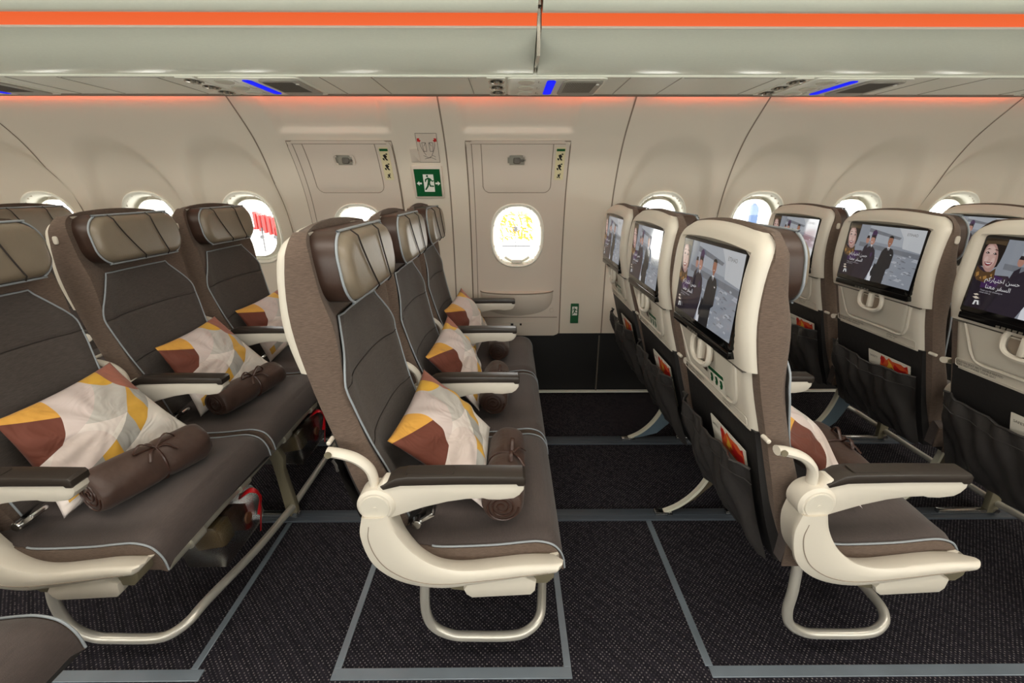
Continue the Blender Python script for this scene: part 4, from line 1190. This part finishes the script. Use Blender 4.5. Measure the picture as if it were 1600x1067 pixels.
def pillow(row, k, kind, seed, label):
    me = pillow_mesh([(p[0], p[1], p[2]) for p in PC[kind]], seed)
    o = bpy.data.objects.new('pillow', me); COL.objects.link(o); o.location = (OFF[row], A0 + AW * k, 0)
    tag(o, label, 'pillow', 'patterned pillows on the seats'); return o
pillow(0, 0, 'a', 1, 'white, grey and mustard patterned pillow on the middle row aisle seat')
pillow(0, 1, 'b', 2, 'patterned pillow on the middle row centre seat, seen between two armrests')
pillow(0, 2, 'd', 3, 'patterned pillow on the middle row window seat, nearest the door ledge')
pillow(-1, 0, 'c', 4, 'large patterned pillow on the left row aisle seat at the left edge')
pillow(-1, 1, 'c', 5, 'patterned pillow with terracotta corner on the left row centre seat')
pillow(-1, 2, 'd', 6, 'patterned pillow on the left row window seat, below the round window')
pillow(1, 0, 'a', 7, 'pillow edge peeking out beside the armrest of the large right seat')

# ------------------------------------------------------------------ rolled blankets
def blanket(row, k, p0, p1, r, seed, label):
    o = empty('rolled_blanket', (OFF[row], A0 + AW * k, 0), label, 'blanket', 'brown rolled blankets tied with ribbon')
    p0, p1 = Vector(p0), Vector(p1); ax = (p1 - p0); L = ax.length; ax.normalize(); sd = ax.cross(Vector((0, 0, 1))).normalized(); up = sd.cross(ax)
    rnd = random.Random(seed); ph = [rnd.uniform(0, 6) for _ in range(4)]
    g = MB(); rings = []; N = 44
    ts = [0, .006, .03, .07] + [.07 + .86 * i / 22 for i in range(1, 23)] + [.97, .994, 1]
    for t in ts:
        e = min(t, 1 - t); rr = r * (.86 + .14 * math.sqrt(min(1, e / .07)))
        waist = 1 - .10 * math.exp(-((t - .55) / .05) ** 2)
        ring = []
        for q in range(N):
            a = 2 * math.pi * q / N
            w_ = 1 + .03 * math.sin(3 * a + ph[0] + t * 4) + .02 * math.sin(5 * a + ph[1] - t * 7) + .03 * math.cos(a - .4) * math.sin(14 * abs(t - .55) + ph[2]) * math.exp(-abs(t - .55) * 6)
            fl = 1.0 if math.sin(a) > -.5 else .93
            ring.append(p0 + ax * (t * L) + sd * math.cos(a) * rr * waist * w_ * 1.04 + up * math.sin(a) * rr * waist * w_ * fl)
        rings.append(ring)
    g.loft(rings); b = g.build('blanket_roll', 'blanket', o, ang=60)
    for pe, sg in ((p0, -1), (p1, 1)):
        g = MB(); P = []
        for k_ in range(60):
            a = k_ * .32; rad = r * .10 + r * .72 * k_ / 60
            P.append(pe + ax * sg * .0015 + sd * math.cos(a) * rad + up * math.sin(a) * rad)
        g.tube(P, .0022, 5, sub=0); g.build('rolled_end', 'ribbon', b)
    g = MB(); c = p0 + ax * (L * .55); R1 = r * .93
    g.tube([c + sd * math.cos(2 * math.pi * q / 28) * R1 + up * math.sin(2 * math.pi * q / 28) * R1 for q in range(28)], .0035, 6, closed=True, sub=0)
    top = c + up * R1 * .92 + sd * (R1 * .35)
    for s1, s2 in ((1, .3), (-1, .4)):
        g.tube([top, top + ax * .03 * s1 + up * .026, top + ax * .05 * s1 + up * .022 * s2, top + ax * .022 * s1 + up * .006, top], .0045, 6, sub=5, flat=.4)
        g.tube([top, top + ax * .02 * s1 + sd * .018 + up * .004, top + ax * .035 * s1 + sd * .035 - up * .014], .004, 6, sub=4, flat=.4)
    g.build('ribbon_bow', 'ribbon', o)
    return o
blanket(0, 0, (-.018, .07, .489), (-.002, .36, .493), .049, 1, 'brown rolled blanket beside the pillow on the middle row aisle seat')
blanket(0, 1, (-.055, .09, .490), (-.048, .38, .494), .049, 2, 'brown rolled blanket on the middle row centre seat, half behind the armrest')
blanket(0, 2, (-.050, .10, .489), (-.046, .36, .493), .047, 3, 'dark rolled blanket on the middle row window seat, its round end showing')
blanket(-1, 0, (-.085, .11, .496), (.020, .36, .500), .056, 4, 'large brown rolled blanket on the left row aisle seat, at lower left')
blanket(-1, 1, (-.085, .09, .490), (-.01, .37, .494), .049, 5, 'brown rolled blanket on the left row centre seat, next to the white seat shell')
blanket(1, 0, (-.03, .16, .486), (.0, .40, .490), .045, 6, 'dark rolled blanket almost hidden behind the armrest of the large right seat')

# ------------------------------------------------------------------ cards in the seat pockets
def safety_card(row, k, label, tilt=0):
    o = empty('safety_card', (OFF[row], A0 + AW * k, 0), label, 'card', 'printed cards in the seat pockets')
    xb = lambda z: interp(XB, z) - .018
    y0, y1, z0, z1 = .095, .280, .47, .622
    def P(y, z, off): return (xb(z) - off - .010 * sstep(.5, .62, z) * .3, y, z + (y - .18) * tilt)
    g = MB()
    g.grid(6, 8, lambda u, v: P(y0 + (y1 - y0) * u, z0 + (z1 - z0) * v, .004)); g.grid(6, 8, lambda u, v: P(y0 + (y1 - y0) * u, z0 + (z1 - z0) * v, .001))
    g.grid(6, 1, lambda u, v: P(y0 + (y1 - y0) * u, z1, .001 + .003 * v))
    g.build('card_stock', 'card', o)
    W = y1 - y0
    def poly(mb, pts, off): mb.add([P(y1 - W * a, z0 + (z1 - z0) * b, off) for a, b in pts], [tuple(range(len(pts)))])
    g = MB(); poly(g, [(.30, .72), (.33, .93), (.40, .97), (.46, .90), (.52, .98), (.60, .93), (.80, .95), (.965, .88), (.965, .60), (.30, .60)], .0046); g.build('leaf_print', 'orp', o)
    g = MB(); poly(g, [(.36, .74), (.42, .86), (.40, .93), (.34, .98), (.31, .88)], .0050); poly(g, [(.58, .66), (.66, .88), (.80, .80), (.92, .84), (.95, .70), (.92, .62)], .0050); poly(g, [(.86, .90), (.95, .97), (.965, .86)], .0050); g.build('red_print', 'redp', o)
    g = MB(); poly(g, [(.46, .70), (.52, .84), (.50, .94), (.58, .86), (.66, .74), (.58, .76), (.54, .66)], .0054); g.build('gold_print', 'yelp', o)
    g = MB(); vs, fs = text_mesh('SAFETY', .011, lambda a, b: P(y1 - .008 - a, .598 + b, .0050), None, None); g.add(vs, fs); g.build('card_lettering', 'inkgrey', o, flatshade=True, recalc=False)
    return o
safety_card(1, 0, 'printed card in the pocket of the large right aisle seat'); safety_card(1, 1, 'printed card in the pocket of the seat with bluish screen')
safety_card(1, 2, 'printed card in the pocket of the seat next to the exit door wall'); safety_card(2, 0, 'printed card in the pocket at the right edge of the photo')
safety_card(2, 1, 'printed card below the seat back with the oval latch in full view'); safety_card(2, 2, 'printed card just right of the large dark headrest')

# ------------------------------------------------------------------ life vest pouches and equipment under the left row
def pouch(y0, y1, label):
    o = empty('life_vest_pouch', (OFF[-1] + .085, y0, .335), label, 'life vest pouch', 'clear life vest pouches with red straps')
    L = y1 - y0
    g = MB(); pr = [(-.08, -.02), (.03, -.02), (.045, -.04), (.055, -.12), (.040, -.160), (-.07, -.160), (-.09, -.06)]
    g.prism(pr, 0, L, 'y', .010); g.build('clear_bag', 'poly', o)
    g = MB(); g.prism([(-.06, -.05), (.02, -.045), (.030, -.11), (-.05, -.125)], .02, L * .45, 'y', .015); g.build('folded_vest', 'vest', o)
    g = MB(); g.prism([(-.06, -.05), (.04, -.045), (.05, -.12), (-.05, -.13)], L * .5, L * .72, 'y', .012)
    g.cyl((.048, L * .6, -.085), 'x', .018, .006, 18, .002); g.build('inflator', 'brownbox', o)
    g = MB(); g.tube([(.02, L * .72, -.03), (.05, L * .80, -.015), (.066, L * .84, -.035), (.070, L * .80, -.075), (.070, L * .74, -.11), (.070, L * .68, -.145)], .013, 8, sub=5, flat=.15)
    g.tube([(.05, L * .78, -.02), (.062, L * .90, -.05), (.062, L * .76, -.10)], .008, 8, sub=5, flat=.2); g.build('pull_strap', 'red', o)
    return o
pouch(1.00, 1.20, 'clear pouch with red strap under the left row aisle seat'); pouch(1.50, 1.72, 'clear pouch with red strap under the left row, deeper beside the grey vented box')
o = empty('equipment_box', (OFF[-1], 1.50, .13), 'grey vented equipment box hanging under the left row near the window', 'equipment box')
g = MB(); g.box(-.22, .012, 0.02, .60, .03, .195, .012); g.build('box_body', 'equip', o)
g = MB()
for k in range(16): g.box(.011, .0135, .11 + k * .018, .118 + k * .018, .09, .155)
g.build('vent_slots', 'ink', o)

# ------------------------------------------------------------------ outside the windows
g = MB(); g.box(-60, 60, 3.2, 120, -2.6, -2.5); tag(g.build('ground', mat('apron_concrete', rgb(235, 235, 232), .8)), kind='structure')
RX = mat('vehicle_red', rgb(150, 18, 14), .5); DKG = mat('vehicle_grey', rgb(60, 60, 62), .5); YX = mat('lattice_yellow', rgb(140, 112, 0), .5); BX = mat('vehicle_blue', rgb(40, 64, 96), .5)
o = empty('ground_loader', (-11.9, 20.5, -2.5), 'red airport loader parked outside, seen through the left round window', 'airport vehicle')
g = MB()
for k, (x, wdt) in enumerate(((0, .16), (.62, .14), (.80, .12), (1.0, .14), (1.22, .12), (1.42, .2))): g.box(x, x + wdt, 0, .3, 2.0 - .08 * k, 2.75 - .06 * k, .03)
g.box(0, .7, 0, .3, 1.92, 2.02, .02); g.build('loader_body', RX, o)
g = MB()
for x in (.2, .9, 1.5): g.box(x, x + .03, 0, .1, .3, 2.0); g.cyl((x, 0, .3), 'y', .3, .15, 20); g.cyl((x, 0, 1.6), 'y', .08, .05, 14)
g.build('wheel', DKG, o)
o = empty('yellow_stairs', (.1, 21, -2.5), 'yellow lattice stairs outside, seen through the right exit door window', 'mobile stairs')
g = MB()
random.seed(5)
for k in range(9): g.tube([(-.6, .02, 1.45 + k * .15), (1.1, .02, 1.55 + k * .14)], .018, 6, sub=0)
for k in range(90):
    x, z_ = random.uniform(-.6, 1.0), random.uniform(1.5, 2.75); q_ = random.uniform(-.7, .9); ln_ = random.uniform(.12, .4); g.tube([(x, .06, z_), (x + ln_ * math.cos(q_ + .7), .06, z_ - ln_ * math.sin(q_ + .7))], random.uniform(.022, .05), 6, sub=0)
g.build('lattice', YX, o)
g = MB(); g.box(-.6, 1.2, -.02, .02, 1.30, 1.33); g.box(-.4, .9, -.02, .02, 1.10, 1.16); g.box(.15, .3, -.1, .1, 1.8, 2.0); g.box(.2, .25, 0, .05, 0, 1.3); g.build('base', DKG, o)
o = empty('service_vehicle', (10.0, 20, -2.5), 'bluish service vehicle outside, seen through the second window right of the doors', 'airport vehicle')
g = MB(); g.box(.5, .8, 0, .3, 1.2, 3.0, .05); g.box(1.4, 1.9, 0, .3, 1.8, 2.7, .05); g.box(.5, 2.6, 0, .3, 1.2, 1.4, .03); g.box(2.2, 2.26, 0, .1, 1.2, 3.1); g.box(1.0, 1.05, 0, .1, 1.2, 3.1); g.box(.5, 2.6, 0, .1, 3.0, 3.06); g.build('vehicle_body', BX, o)
g = MB()
for x in (.5, 2.8): g.cyl((x, 0, .3), 'y', .3, .15, 20)
g.build('wheel', DKG, o)
